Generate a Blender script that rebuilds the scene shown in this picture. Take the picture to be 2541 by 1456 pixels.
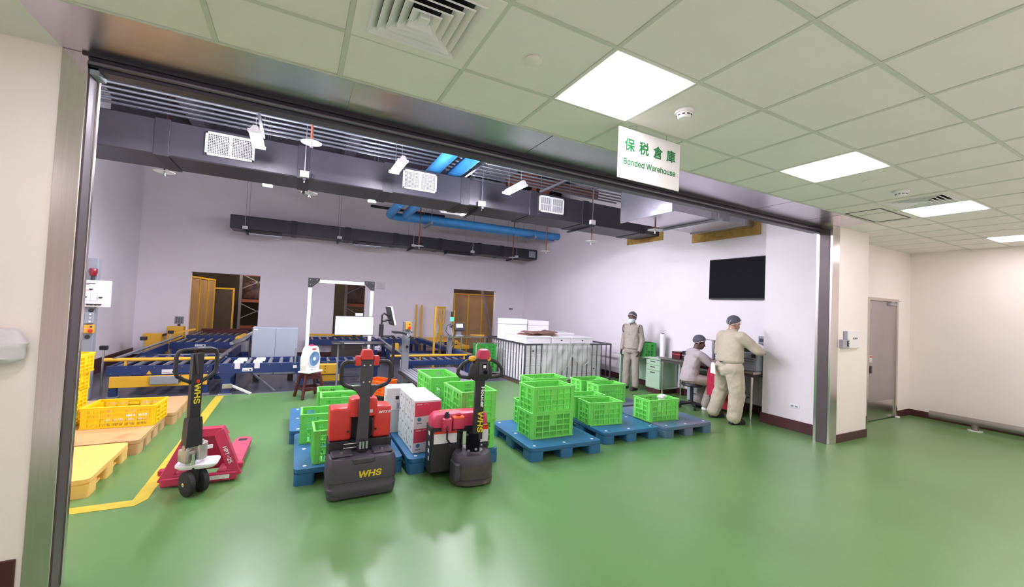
import bpy, bmesh, math, random
from mathutils import Vector, Matrix
random.seed(7)
PI = math.pi
for o in list(bpy.data.objects):
    bpy.data.objects.remove(o)
SC = bpy.context.scene
COL = SC.collection

# ------------------------------------------------------------------ camera, world, exposure
cam_data = bpy.data.cameras.new('camera')
cam = bpy.data.objects.new('camera', cam_data)
COL.objects.link(cam)
yaw, pitch, roll = math.radians(27.496), math.radians(1.729), math.radians(2.531)
fw = Vector((math.sin(yaw) * math.cos(pitch), math.cos(yaw) * math.cos(pitch), math.sin(pitch)))
rt = Vector((math.cos(yaw), -math.sin(yaw), 0))
up = rt.cross(fw)
rt2 = rt * math.cos(roll) + up * math.sin(roll)
up2 = -rt * math.sin(roll) + up * math.cos(roll)
cam.matrix_world = Matrix(((rt2.x, up2.x, -fw.x, 0), (rt2.y, up2.y, -fw.y, 0), (rt2.z, up2.z, -fw.z, 1.72), (0, 0, 0, 1)))
cam_data.sensor_width = 36
cam_data.lens = 14.479
cam_data.clip_start = 0.05
SC.camera = cam

world = bpy.data.worlds.new('world')
SC.world = world
world.use_nodes = True
world.node_tree.nodes['Background'].inputs[0].default_value = (0.5, 0.5, 0.55, 1)
world.node_tree.nodes['Background'].inputs[1].default_value = 0.05
SC.view_settings.view_transform = 'Standard'
SC.view_settings.look = 'None'
SC.view_settings.gamma = 1
SC.view_settings.use_curve_mapping = False
SC.view_settings.exposure = 0.4
PANEL_E = 16.0       # emission of the front room's LED ceiling panels
TUBE_E = 370.0       # emission of the warehouse tube lamps
SC.cycles.use_denoising = True
SC.cycles.max_bounces = 7
SC.cycles.sample_clamp_indirect = 6.0

# ------------------------------------------------------------------ materials
def lin(c):
    return c / 12.92 if c <= 0.04045 else ((c + 0.055) / 1.055) ** 2.4
def hexc(s):
    s = s.lstrip('#')
    return tuple(lin(int(s[i:i + 2], 16) / 255) for i in (0, 2, 4)) + (1,)
MATS = {}
def mat(name, col, rough=0.5, metal=0.0, var=0.06, scale=6.0, bump=0.0, bscale=60.0, emit=0.0, trans=0.0, alpha=1.0, spec=0.5, stretch=None, dirt=None, sss=0.0, coat=0.0):
    """procedural principled material: base colour broken up by noise, optional bump, dirt patches, emission."""
    if name in MATS:
        return MATS[name]
    m = bpy.data.materials.new(name)
    m.use_nodes = True
    nt = m.node_tree
    b = nt.nodes['Principled BSDF']
    c = hexc(col) if isinstance(col, str) else tuple(col) + (1,)
    b.inputs['Base Color'].default_value = c
    b.inputs['Roughness'].default_value = rough
    b.inputs['Metallic'].default_value = metal
    b.inputs['Specular IOR Level'].default_value = spec
    tc = nt.nodes.new('ShaderNodeTexCoord')
    src = tc.outputs['Object']
    if stretch:
        mp = nt.nodes.new('ShaderNodeMapping')
        mp.inputs['Scale'].default_value = stretch
        nt.links.new(src, mp.inputs[0])
        src = mp.outputs[0]
    if var > 0:
        n = nt.nodes.new('ShaderNodeTexNoise')
        n.inputs['Scale'].default_value = scale
        n.inputs['Detail'].default_value = 5
        nt.links.new(src, n.inputs['Vector'])
        r = nt.nodes.new('ShaderNodeValToRGB')
        r.color_ramp.elements[0].position = 0.3
        r.color_ramp.elements[1].position = 0.7
        r.color_ramp.elements[0].color = tuple(x * (1 - var) for x in c[:3]) + (1,)
        r.color_ramp.elements[1].color = tuple(min(1, x * (1 + var)) for x in c[:3]) + (1,)
        nt.links.new(n.outputs[0], r.inputs[0])
        out = r.outputs[0]
        if dirt:
            n2 = nt.nodes.new('ShaderNodeTexNoise')
            n2.inputs['Scale'].default_value = dirt[1]
            n2.inputs['Detail'].default_value = 8
            nt.links.new(src, n2.inputs['Vector'])
            r2 = nt.nodes.new('ShaderNodeValToRGB')
            r2.color_ramp.elements[0].position = dirt[2]
            r2.color_ramp.elements[1].position = min(1, dirt[2] + 0.18)
            nt.links.new(n2.outputs[0], r2.inputs[0])
            mx = nt.nodes.new('ShaderNodeMix')
            mx.data_type = 'RGBA'
            nt.links.new(r2.outputs[0], mx.inputs[0])
            nt.links.new(out, mx.inputs[6])
            mx.inputs[7].default_value = hexc(dirt[0])
            out = mx.outputs[2]
        nt.links.new(out, b.inputs['Base Color'])
    if bump > 0:
        n = nt.nodes.new('ShaderNodeTexNoise')
        n.inputs['Scale'].default_value = bscale
        n.inputs['Detail'].default_value = 4
        nt.links.new(src, n.inputs['Vector'])
        bp = nt.nodes.new('ShaderNodeBump')
        bp.inputs['Strength'].default_value = bump
        bp.inputs['Distance'].default_value = 0.01
        nt.links.new(n.outputs[0], bp.inputs['Height'])
        nt.links.new(bp.outputs[0], b.inputs['Normal'])
    if emit > 0:
        b.inputs['Emission Color'].default_value = c
        b.inputs['Emission Strength'].default_value = emit
    if trans > 0:
        b.inputs['Transmission Weight'].default_value = trans
    if alpha < 1:
        b.inputs['Alpha'].default_value = alpha
    if coat > 0:
        b.inputs['Coat Weight'].default_value = coat
        b.inputs['Coat Roughness'].default_value = 0.24
    if sss > 0:
        b.inputs['Subsurface Weight'].default_value = sss
        b.inputs['Subsurface Radius'].default_value = (0.02, 0.02, 0.02)
    MATS[name] = m
    return m

M_CREAM = mat('cream_paint', '#f6eee8', 0.55, var=0.015, scale=2, bump=0.03, bscale=90)
M_LAV = mat('white_wall_paint', '#e9e2e8', 0.6, var=0.02, scale=1.2, bump=0.03, bscale=80)
M_TILE = mat('ceiling_tile_board', '#eeeae4', 0.65, var=0.012, scale=3, bump=0.05, bscale=150)
M_GRID = mat('ceiling_grid_metal', '#d0d3c6', 0.45, var=0.01)
M_FLOOR = mat('green_epoxy_floor', '#5c864a', 0.34, var=0.09, scale=0.8, bump=0.01, bscale=9, spec=0.8, coat=0.2)
M_GREYFLOOR = mat('grey_epoxy_floor', '#54545e', 0.35, var=0.1, scale=2.0, dirt=('#44444c', 3.0, 0.6))
M_BASE = mat('maroon_baseboard', '#4a262a', 0.45, var=0.06)
M_STEEL = mat('brushed_stainless', '#d6d0ce', 0.24, 1.0, var=0.05, scale=3, stretch=(30, 30, 0.6), bump=0.02, bscale=8)
M_SOFFIT = mat('mirror_stainless', '#d2ccd8', 0.27, 1.0, var=0.04, scale=2, stretch=(4, 0.5, 1), bump=0.012, bscale=3)
M_DARKMETAL = mat('dark_bronze_metal', '#5c5254', 0.45, 0.4, var=0.05)
M_RAIL = mat('shutter_rail_metal', '#6f6a74', 0.35, 0.8, var=0.05)
M_RAILDARK = mat('dark_rail_paint', '#48434f', 0.4, 0.4, var=0.05)
M_CONDUIT = mat('dull_conduit_steel', '#8f939c', 0.4, 0.6, var=0.08, scale=12)
M_TUBERAIL = mat('dull_tube_steel', '#8f8886', 0.45, 0.5, var=0.06)
M_DUCT = mat('black_duct_insulation', '#33313a', 0.45, 0.0, var=0.08, scale=5, bump=0.12, bscale=14)
M_DUCTB = mat('black_duct_band', '#292730', 0.5, var=0.05)
M_GALV = mat('galvanised_steel', '#b4b8c0', 0.32, 0.85, var=0.08, scale=12)
M_SILVER = mat('silver_sheet_duct', '#c2bfc8', 0.25, 0.9, var=0.05, scale=4, bump=0.03, bscale=5)
M_BLUEPIPE = mat('blue_pipe_paint', '#3f8fd0', 0.4, var=0.08, scale=8)
M_RUST = mat('orange_steel_primer', '#8a4a34', 0.6, var=0.15)
M_ROOF = mat('black_roof_deck', '#37343f', 0.8, var=0.12, scale=2)
M_ROOFB = mat('dark_roof_steel', '#474450', 0.7, var=0.1)
M_WHITE = mat('white_enamel', '#eceaec', 0.4, var=0.01)
M_WHITEP = mat('white_plastic', '#f0eff0', 0.35, var=0.01)
M_INSUL = mat('yellow_foam_insulation', '#b08d4c', 0.9, var=0.2, scale=14, bump=0.3, bscale=40)
M_LED = mat('led_panel_glow', '#fff4fa', 0.5, var=0, emit=PANEL_E)
M_TUBE = mat('tube_lamp_glow', '#f6f2ff', 0.5, var=0, emit=TUBE_E)
M_CRATE = mat('lime_green_plastic', '#78da62', 0.38, var=0.04, scale=5, sss=0.0)
M_CRATED = mat('dark_green_plastic', '#3a9a40', 0.4, var=0.05, scale=5)
M_YCRATE = mat('yellow_crate_plastic', '#f6cf10', 0.4, var=0.04, scale=5)
M_OCRATE = mat('orange_crate_plastic', '#ef6a1c', 0.4, var=0.05)
M_BLUEPAL = mat('blue_pallet_plastic', '#2c6793', 0.42, var=0.07, scale=5, bump=0.05, bscale=90, dirt=('#54708f', 4.0, 0.66))
M_BLUEPALW = mat('worn_blue_pallet_plastic', '#4c7088', 0.5, var=0.08, scale=5, dirt=('#6b7088', 3.0, 0.45))
M_YPAL = mat('yellow_pallet_plastic', '#f0c26a', 0.45, var=0.05, scale=3, dirt=('#dcae66', 4.0, 0.62))
M_YPALW = mat('worn_yellow_pallet_plastic', '#c8a070', 0.5, var=0.1, scale=3, dirt=('#9c7450', 3.0, 0.55))
M_TAPE = mat('yellow_floor_tape', '#c9b43c', 0.4, var=0.1, scale=10)
M_BLUE = mat('conveyor_blue_paint', '#1f3263', 0.38, var=0.08, scale=6)
M_NAVY = mat('conveyor_navy_shadow_paint', '#232f55', 0.45, var=0.08)  # duller navy for under-frame beams and legs
M_ROLLER = mat('roller_steel', '#a5a4a8', 0.3, 0.7, var=0.08, scale=10)
M_YEL = mat('safety_yellow_paint', '#dba832', 0.4, var=0.06)
M_YELD = mat('dull_yellow_mesh_paint', '#b98a3a', 0.5, var=0.08)
M_AMBER = mat('amber_panel', '#a8845c', 0.5, var=0.12, scale=3)
M_GREY = mat('light_grey_powder_coat', '#969da8', 0.4, var=0.02)
M_GREYC = mat('grey_post_paint', '#8d8f99', 0.4, var=0.04)
M_BLACK = mat('black_plastic', '#26242a', 0.42, var=0.08)
M_BLACKG = mat('black_gloss', '#101016', 0.55, var=0.03, spec=0.08)
M_RUBBER = mat('black_rubber', '#232226', 0.7, var=0.12, scale=12)
M_CHAR = mat('charcoal_plastic', '#413e47', 0.45, var=0.1, scale=6, bump=0.06, bscale=60, dirt=('#5b5654', 7.0, 0.68))
M_RED = mat('truck_red_paint', '#cf3632', 0.32, var=0.05, scale=5)
M_CRIM = mat('crimson_paint', '#bf3355', 0.36, var=0.06, scale=6)
M_PINKW = mat('worn_crimson_paint', '#b8455f', 0.5, var=0.1, scale=5, dirt=('#5a2a36', 5.0, 0.62))
M_PUMP = mat('grey_cast_metal', '#b9b2ac', 0.4, 0.5, var=0.08, scale=9)
M_CHROME = mat('chrome', '#d8d8dc', 0.12, 1.0, var=0)
M_MARK_Y = mat('yellow_marking', '#d9c62c', 0.5, var=0.05)
M_MARK_W = mat('white_marking', '#f4f4f2', 0.5, var=0)
M_MARK_G = mat('green_marking', '#0f7a40', 0.5, var=0)
M_MARK_K = mat('black_marking', '#26262a', 0.5, var=0)
M_PAPER = mat('white_card', '#d9d5da', 0.6, var=0.02)
M_CARTON_R = mat('crimson_print', '#d0405c', 0.5, var=0.02)
M_TEAL = mat('teal_print', '#3b7f9a', 0.5, var=0.02)
M_FOAM = mat('white_polystyrene', '#f3f1f4', 0.7, var=0.02, scale=20, bump=0.1, bscale=120)
M_KRAFT = mat('brown_cardboard', '#7a5a50', 0.7, var=0.08)
M_FILM = mat('clear_plastic_film', '#ffffff', 0.15, var=0.02, alpha=0.38, bump=0.6, bscale=14)
M_SCREEN = mat('lit_screen', '#fdf2f2', 0.4, var=0, emit=0.95)
M_LCD = mat('lit_small_screen', '#e6f0ff', 0.4, var=0, emit=0.9)
M_GREENLAMP = mat('green_beacon_glow', '#45e8a0', 0.4, var=0, emit=1.2)
M_REDLENS = mat('red_lens', '#7c1526', 0.2, var=0.02)
M_REDBTN = mat('red_button', '#d83022', 0.35, var=0)
M_STOOL = mat('maroon_plastic', '#4a1820', 0.3, var=0.05)
M_FANBLUE = mat('pale_blue_plastic', '#7fa6cf', 0.4, var=0.03)
M_DESK = mat('mint_green_steel', '#a9c4ac', 0.4, var=0.03)
M_REDCLOTH = mat('red_upholstery', '#b01c3e', 0.75, var=0.08, bump=0.1, bscale=150)
M_SUIT = mat('beige_work_cloth', '#bbb19d', 0.85, var=0.05, scale=5, bump=0.35, bscale=12)
M_SUITL = mat('lilac_beige_work_cloth', '#b4a9ab', 0.85, var=0.05, scale=5, bump=0.35, bscale=12)
M_SUITG = mat('greige_work_cloth', '#a0968e', 0.85, var=0.05, scale=5, bump=0.5, bscale=9)
M_VEST = mat('greige_vest_cloth', '#a79d95', 0.85, var=0.05, scale=5, bump=0.5, bscale=9)
M_SKIN = mat('dark_brown_skin', '#5a4038', 0.5, var=0.05)
M_SKIN2 = mat('tan_skin', '#b08a74', 0.5, var=0.05)
M_NET = mat('hair_net_mesh', '#565260', 0.8, var=0.15, scale=60)
M_BAND = mat('white_elastic', '#dcd8dc', 0.7, var=0.05)
M_MASK = mat('pale_blue_mask_cloth', '#d5e8f0', 0.8, var=0.02)
M_SHOE = mat('black_shoe', '#1d1b1e', 0.5, var=0.05)
M_RACK = mat('dark_rack_steel', '#7a747f', 0.5, var=0.1)
M_LOAD = mat('film_wrapped_load', '#4e3a3a', 0.25, var=0.4, scale=6, bump=0.4, bscale=12)
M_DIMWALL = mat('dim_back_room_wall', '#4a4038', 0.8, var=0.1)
M_LAVPLATE = mat('worn_grey_plate', '#84808c', 0.45, 0.3, var=0.1, scale=6)

# ------------------------------------------------------------------ mesh builder
class MB:
    def __init__(s):
        s.bm = bmesh.new()
    def box(s, x0, x1, y0, y1, z0, z1, bev=0.0, seg=1, m=None):
        r = bmesh.ops.create_cube(s.bm, size=1.0)
        vs = r['verts']
        for v in vs:
            v.co = Vector(((x0 + x1) / 2 + v.co.x * (x1 - x0), (y0 + y1) / 2 + v.co.y * (y1 - y0), (z0 + z1) / 2 + v.co.z * (z1 - z0)))
        if m is not None:
            bmesh.ops.transform(s.bm, matrix=m, verts=vs)
        if bev > 0:
            es = {e for v in vs for e in v.link_edges}
            bmesh.ops.bevel(s.bm, geom=list(es), offset=bev, segments=seg, affect='EDGES', profile=0.5)
        return s
    def bar(s, p, q, w, d=None, upv=(0, 0, 1), bev=0.0):
        """rectangular bar from p to q, w wide and d deep."""
        p, q = Vector(p), Vector(q)
        d = w if d is None else d
        ax = (q - p); L = ax.length
        ax.normalize()
        u = Vector(upv)
        if abs(ax.dot(u)) > 0.99:
            u = Vector((0, 1, 0))
        sx = ax.cross(u).normalized(); sy = sx.cross(ax).normalized()
        mtx = Matrix(((sx.x, sy.x, ax.x, p.x), (sx.y, sy.y, ax.y, p.y), (sx.z, sy.z, ax.z, p.z), (0, 0, 0, 1)))
        return s.box(-w / 2, w / 2, -d / 2, d / 2, 0, L, bev, 1, mtx)
    def cyl(s, p, q, r, n=12, r2=None, cap=True):
        p, q = Vector(p), Vector(q)
        ax = q - p; L = ax.length
        rot = ax.to_track_quat('Z', 'Y').to_matrix().to_4x4()
        bmesh.ops.create_cone(s.bm, cap_ends=cap, segments=n, radius1=r, radius2=r if r2 is None else r2, depth=L,
                              matrix=Matrix.Translation((p + q) / 2) @ rot)
        return s
    def sph(s, c, r, sx=1, sy=1, sz=1, n=16, k=10):
        bmesh.ops.create_uvsphere(s.bm, u_segments=n, v_segments=k, radius=r,
                                  matrix=Matrix.Translation(c) @ Matrix.Diagonal((sx, sy, sz, 1)))
        return s
    def tube(s, pts, r, n=10, closed=False, cap=True):
        pts = [Vector(p) for p in pts]
        k = len(pts); rings = []
        prev = None
        for i, p in enumerate(pts):
            if closed:
                t = (pts[(i + 1) % k] - pts[i - 1]).normalized()
            else:
                t = (pts[min(i + 1, k - 1)] - pts[max(i - 1, 0)]).normalized()
            if prev is None:
                u = Vector((0, 0, 1)) if abs(t.z) < 0.9 else Vector((1, 0, 0))
                a = t.cross(u).normalized()
            else:
                a = (prev - t * prev.dot(t)).normalized()
            prev = a
            b = t.cross(a)
            rr = r[i] if isinstance(r, (list, tuple)) else r
            rings.append([s.bm.verts.new(p + (a * math.cos(2 * PI * j / n) + b * math.sin(2 * PI * j / n)) * rr) for j in range(n)])
        m = k if closed else k - 1
        for i in range(m):
            A, B = rings[i], rings[(i + 1) % k]
            for j in range(n):
                s.bm.faces.new((A[j], A[(j + 1) % n], B[(j + 1) % n], B[j]))
        if cap and not closed:
            s.bm.faces.new(rings[0][::-1]); s.bm.faces.new(rings[-1])
        return s
    def loft(s, rings, cap=True):
        R = [[s.bm.verts.new(p) for p in ring] for ring in rings]
        n = len(R[0])
        for A, B in zip(R, R[1:]):
            for j in range(n):
                s.bm.faces.new((A[j], A[(j + 1) % n], B[(j + 1) % n], B[j]))
        if cap:
            s.bm.faces.new(R[0][::-1]); s.bm.faces.new(R[-1])
        return s
    def prism(s, poly, z0, z1, m=None):
        """poly: list of (x, y); extruded z0..z1, optional matrix."""
        a = [s.bm.verts.new((x, y, z0)) for x, y in poly]
        b = [s.bm.verts.new((x, y, z1)) for x, y in poly]
        n = len(poly)
        s.bm.faces.new(a[::-1]); s.bm.faces.new(b)
        for j in range(n):
            s.bm.faces.new((a[j], a[(j + 1) % n], b[(j + 1) % n], b[j]))
        if m is not None:
            bmesh.ops.transform(s.bm, matrix=m, verts=a + b)
        return s
    def lathe(s, prof, c=(0, 0, 0), n=20, m=None):
        rings = []
        for r, z in prof:
            ring = [Vector((max(r, 1e-4) * math.cos(2 * PI * j / n), max(r, 1e-4) * math.sin(2 * PI * j / n), z)) for j in range(n)]
            if m is not None:
                ring = [m @ p for p in ring]
            rings.append([p + Vector(c) for p in ring])
        return s.loft(rings)
    def quad(s, a, b, c, d):
        s.bm.faces.new([s.bm.verts.new(p) for p in (a, b, c, d)])
        return s
    def mesh(s, name, m, smooth=False):
        bmesh.ops.recalc_face_normals(s.bm, faces=s.bm.faces[:])
        me = bpy.data.meshes.new(name)
        s.bm.to_mesh(me)
        s.bm.free()
        if m:
            me.materials.append(m)
        if smooth:
            for p in me.polygons:
                p.use_smooth = True
            try:
                me.set_sharp_from_angle(angle=math.radians(40))
            except Exception:
                pass
        return me
    def build(s, name, m, parent=None, smooth=False, kind=None):
        return ob(name, s.mesh(name, m, smooth), parent, kind)

def ob(name, me, parent=None, kind=None, loc=None, rz=None):
    o = bpy.data.objects.new(name, me)
    COL.objects.link(o)
    if parent:
        o.parent = parent
    if kind:
        o['kind'] = kind
    if loc:
        o.location = loc
    if rz is not None:
        o.rotation_euler[2] = rz
    return o
def tag(o, label=None, cat=None, group=None, kind=None):
    if label: o['label'] = label
    if cat: o['category'] = cat
    if group: o['group'] = group
    if kind: o['kind'] = kind
    return o
def thing(name, label, cat, loc=(0, 0, 0), rz=0, group=None):
    o = bpy.data.objects.new(name, None)
    COL.objects.link(o)
    o.empty_display_size = 0.1
    o.location = loc
    o.rotation_euler = (0, 0, rz)
    return tag(o, label, cat, group)
def dup(root, loc, rz=0, label=None, group=None):
    def cp(o, par):
        c = o.copy()
        COL.objects.link(c)
        if par: c.parent = par
        for ch in list(o.children):
            cp(ch, c)
        return c
    r = cp(root, None)
    r.location = loc
    r.rotation_euler = (0, 0, rz)
    if label: r['label'] = label
    if group: r['group'] = group
    return r
def struct(name, mb, m, parent=None, smooth=False, label=None):
    o = mb.build(name, m, parent, smooth)
    if parent is None:
        o['kind'] = 'structure'
        if label: o['label'] = label
    return o
try:      # Blender's own bundled interface sans serif; the built-in font stands in where it is missing
    FONT = bpy.data.fonts.load(bpy.utils.resource_path('LOCAL') + '/datafiles/fonts/Inter.woff2')
except Exception:
    FONT = None
def text(name, s, size, m, parent, mtx, bold=0.0, ext=0.001, align='CENTER', sx=1.0, space=1.0, shear=0.0, bev=0.0, width=None):
    cu = bpy.data.curves.new(name, 'FONT')
    cu.body = s
    if FONT and s.isascii():
        cu.font = FONT
    cu.size = size
    cu.align_x = align
    cu.align_y = 'CENTER'
    cu.extrude = ext
    cu.offset = bold
    cu.space_character = space
    cu.bevel_depth = bev
    cu.bevel_resolution = 0
    cu.shear = shear
    cu.resolution_u = 3
    t = bpy.data.objects.new(name + '_source', cu)
    COL.objects.link(t)
    dg = bpy.context.evaluated_depsgraph_get()
    me = bpy.data.meshes.new_from_object(t.evaluated_get(dg))
    bpy.data.objects.remove(t)
    me.materials.clear()
    me.materials.append(m)
    o = ob(name, me, parent)
    if width:
        xs_ = [v.co.x for v in me.vertices]
        sx = width / (max(xs_) - min(xs_))
    me.transform(mtx @ Matrix.Diagonal((sx, 1, 1, 1)))
    return o
def face_mtx(o, x, y):
    """matrix placing text (in its xy plane) at o with text-x along x and text-y along y."""
    x, y = Vector(x).normalized(), Vector(y).normalized()
    z = x.cross(y)
    return Matrix(((x.x, y.x, z.x, o[0]), (x.y, y.y, z.y, o[1]), (x.z, y.z, z.z, o[2]), (0, 0, 0, 1)))
def rr(w, d, r, n=5, cx=0, cy=0):
    """rounded rectangle outline, centred."""
    out = []
    for (sx, sy, a0) in ((1, -1, -PI / 2), (1, 1, 0), (-1, 1, PI / 2), (-1, -1, PI)):
        for i in range(n + 1):
            a = a0 + (PI / 2) * i / n
            out.append((cx + sx * (w / 2 - r) + r * math.cos(a), cy + sy * (d / 2 - r) + r * math.sin(a)))
    return out

# ================================================================== STRUCTURE
XL, XR, YB, ZR = -3.5, 7.35, 13.2, 5.6      # warehouse left, right, back walls and roof height
FX0, FX1, FY0 = -4.6, 10.35, -4.5           # front room
H = 3.05
# floors
struct('floor_green', MB().box(FX0, FX1, 0.2, 8.45, -0.2, 0.0), M_FLOOR, label='glossy green epoxy floor')
struct('floor_pale', MB().box(FX0, FX1, FY0, 0.2, -0.2, 0.0), mat('pale_floor', '#efeceb', 0.4, var=0.03), label='pale floor in the part of the room behind the viewer')  # unseen floor kept pale as a reflector for the tile ceiling
fl = MB().box(XL - 0.2, XR + 0.2, 8.45, 18.6, -0.2, 0.0)
struct('floor_grey', fl, M_GREYFLOOR, label='dark grey floor under the conveyors')
struct('trim_1', MB().box(-1.25, 4.3, 8.42, 8.48, 0.0, 0.006), M_GALV, label='worn metal joint strip between green and grey floor')

# front room walls
struct('wall_left', MB().box(FX0, -1.235, 3.2, 3.36, 0, ZR), M_CREAM)
struct('wall_far_left', MB().box(FX0 - 0.15, FX0, FY0, 3.36, 0, H + 0.2), M_CREAM)
struct('wall_rear', MB().box(FX0 - 0.15, FX1 + 0.15, FY0 - 0.15, FY0, 0, H + 0.2), M_CREAM)
struct('wall_right', MB().box(FX1, FX1 + 0.15, FY0, 3.6, 0, H + 0.2), M_CREAM)
struct('wall_pillar', MB().box(6.79, 7.66, 3.04, 3.2, 0, ZR).box(7.36, 7.66, 3.2, 3.45, 0, ZR), M_CREAM, label='cream pillar beside the opening')
# wall with the steel door (door hole 8.70..9.82, up to 2.14)
w = MB().box(7.66, 8.70, 3.45, 3.6, 0, H + 0.2).box(9.82, FX1, 3.45, 3.6, 0, H + 0.2).box(8.70, 9.82, 3.45, 3.6, 2.14, H + 0.2)
struct('wall_door', w, M_CREAM)
struct('wall_header', MB().box(-1.235, 6.79, 3.2, 3.34, H + 0.02, ZR), M_LAV, label='wall above the wide opening')
# baseboards of the front room
struct('baseboard_left', MB().box(FX0, -1.26, 3.185, 3.2, 0, 0.25, 0.004), M_BASE)
struct('baseboard_pillar', MB().box(6.80, 7.675, 3.025, 3.04, 0, 0.115, 0.004).box(7.66, 7.675, 3.04, 3.45, 0, 0.115, 0.004), M_BASE)
struct('baseboard_door', MB().box(9.84, FX1, 3.435, 3.45, 0, 0.115, 0.004).box(7.675, 8.69, 3.435, 3.45, 0, 0.115, 0.004), M_BASE)
struct('baseboard_right', MB().box(FX1 - 0.015, FX1, FY0, 3.45, 0, 0.115, 0.004), M_BASE)

# warehouse walls
struct('wall_warehouse_left', MB().box(XL - 0.15, XL, 3.36, YB + 0.15, 0, ZR), M_LAV)
struct('wall_warehouse_right', MB().box(XR, XR + 0.15, 3.6, YB + 0.15, 0, ZR), M_LAV)
struct('wall_stub', MB().box(6.87, XR, 3.2, 4.12, 0, ZR), M_LAV, label='short white wall behind the right jamb')
b = MB()
ops = [(-2.45, -0.92, 0, 2.24), (0.97, 1.84, 0.0, 2.2), (4.66, 6.22, 0, 2.21)]
xs = XL - 0.15
for (a, c, z0, z1) in ops:
    b.box(xs, a, YB, YB + 0.15, 0, ZR)
    b.box(a, c, YB, YB + 0.15, z1, ZR)
    xs = c
b.box(xs, XR + 0.15, YB, YB + 0.15, 0, ZR)
struct('wall_back', b, M_LAV)
struct('baseboard_warehouse_left', MB().box(XL, XL + 0.02, 3.4, YB, 0, 0.3, 0.004), M_BASE)
struct('baseboard_warehouse_right', MB().box(XR - 0.02, XR, 4.12, YB, 0, 0.14, 0.004), M_BASE)
struct('baseboard_stub', MB().box(6.85, 6.87, 3.232, 4.14, 0, 0.16, 0.004).box(6.88, XR - 0.02, 4.12, 4.14, 0, 0.16), M_BASE)
struct('baseboard_back', MB().box(XL + 0.02, -2.45, YB - 0.02, YB, 0, 0.14).box(-0.92, 0.97, YB - 0.02, YB, 0, 0.14).box(1.84, 4.66, YB - 0.02, YB, 0, 0.14).box(6.22, XR, YB - 0.02, YB, 0, 0.14), M_BASE)
struct('ceiling_warehouse', MB().box(XL - 0.15, XR + 0.15, 3.2, YB + 0.15, ZR, ZR + 0.15), M_ROOF, label='black warehouse roof deck')
# dim room beyond the three back openings
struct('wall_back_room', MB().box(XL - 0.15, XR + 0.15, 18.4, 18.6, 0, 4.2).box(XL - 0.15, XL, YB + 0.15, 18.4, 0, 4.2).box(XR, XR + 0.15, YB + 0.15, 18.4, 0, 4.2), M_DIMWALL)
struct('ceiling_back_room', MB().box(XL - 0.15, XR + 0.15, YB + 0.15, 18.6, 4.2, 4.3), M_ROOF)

# roof beams (each one a member of the roof)
roof = bpy.data.objects['ceiling_warehouse']
for i, y in enumerate((4.4, 6.6, 8.8, 11.0)):
    y0 = y
    MB().box(XL, XR, y0 - 0.09, y0 + 0.09, 5.56, 5.6).box(XL, XR, y0 - 0.01, y0 + 0.01, 5.24, 5.57).box(XL, XR, y0 - 0.09, y0 + 0.09, 5.2, 5.24).build('roof_beam', M_ROOFB, roof)
for x in (-1.9, 0.9, 3.6):
    MB().box(x - 0.12, x + 0.12, 3.4, YB, 5.0, 5.6, 0.01).build('roof_girder', M_ROOFB, roof)
for x in (5.2, 6.2):
    MB().bar((x, 7.0, 5.5), (x - 0.4, 12.0, 4.6), 0.14, 0.2).build('roof_brace', M_RUST, roof)
for y, dz in ((8.2, 0), (9.2, -0.1), (10.3, -0.2)):
    MB().box(4.4, XR, y - 0.07, y + 0.07, 4.95 + dz, 5.15 + dz).build('roof_purlin', M_RUST, roof)
MB().bar((4.8, 8.2, 5.5), (5.9, 10.3, 4.7), 0.12).build('roof_brace', M_RUST, roof)

# stainless surround of the opening
fr = struct('trim_2', MB().box(-1.235, 6.79, 2.665, 3.2, H, H + 0.02), M_SOFFIT, label='mirror-like stainless soffit over the opening')
MB().box(1.685, 1.69, 2.665, 3.14, H - 0.0012, H + 0.001).build('panel_joint', M_BLACK, fr)
MB().box(6.02, 6.025, 2.665, 3.14, H - 0.0012, H + 0.001).build('panel_joint', M_BLACK, fr)
MB().box(4.95, 4.955, 2.665, 3.14, H - 0.0012, H + 0.001).build('panel_joint', M_BLACK, fr)
MB().box(0.24, 0.52, 2.69, 3.11, H - 0.004, H + 0.001, 0.002).build('access_plate', M_STEEL, fr)  # pale plate standing in for a reflection in the mirror soffit
jl = struct('trim_3', MB().box(-1.235, -1.125, 3.188, 3.37, 0, H, 0.003), M_STEEL, label='brushed stainless left jamb')
MB().box(-1.13, -1.118, 3.2, 3.30, 0, 2.99, 0.002).build('guide_channel', M_DARKMETAL, jl)
MB().box(-1.135, -1.110, 3.30, 3.33, 0, 2.97, 0.002).build('guide_lip', M_STEEL, jl)
jr = struct('trim_4', MB().box(6.60, 6.79, 3.028, 3.2, 0, H, 0.003), M_STEEL, label='brushed stainless right jamb')
MB().box(6.59, 6.61, 3.06, 3.19, 0, 3.0, 0.002).build('guide_channel', M_DARKMETAL, jr)
MB().box(6.60, 6.86, 3.2, 3.23, 0, H).build('jamb_return', M_STEEL, jr)
rl = struct('trim_5', MB().box(-1.15, 6.62, 3.2, 3.3, 2.965, 3.05, 0.004), M_RAILDARK, label='dark shutter rail along the head of the opening')
MB().cyl((-1.12, 3.185, 3.0), (6.6, 3.185, 3.0), 0.014, 10).build('bright_bead', M_RAIL, rl, True)
MB().box(-1.15, 6.6, 3.18, 3.2, 3.036, 3.05).build('rail_lip', M_BLACK, rl)
MB().box(-1.125, -1.08, 3.2, 3.31, 2.94, 2.985, 0.004).build('rail_end', M_GREY, rl)

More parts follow.
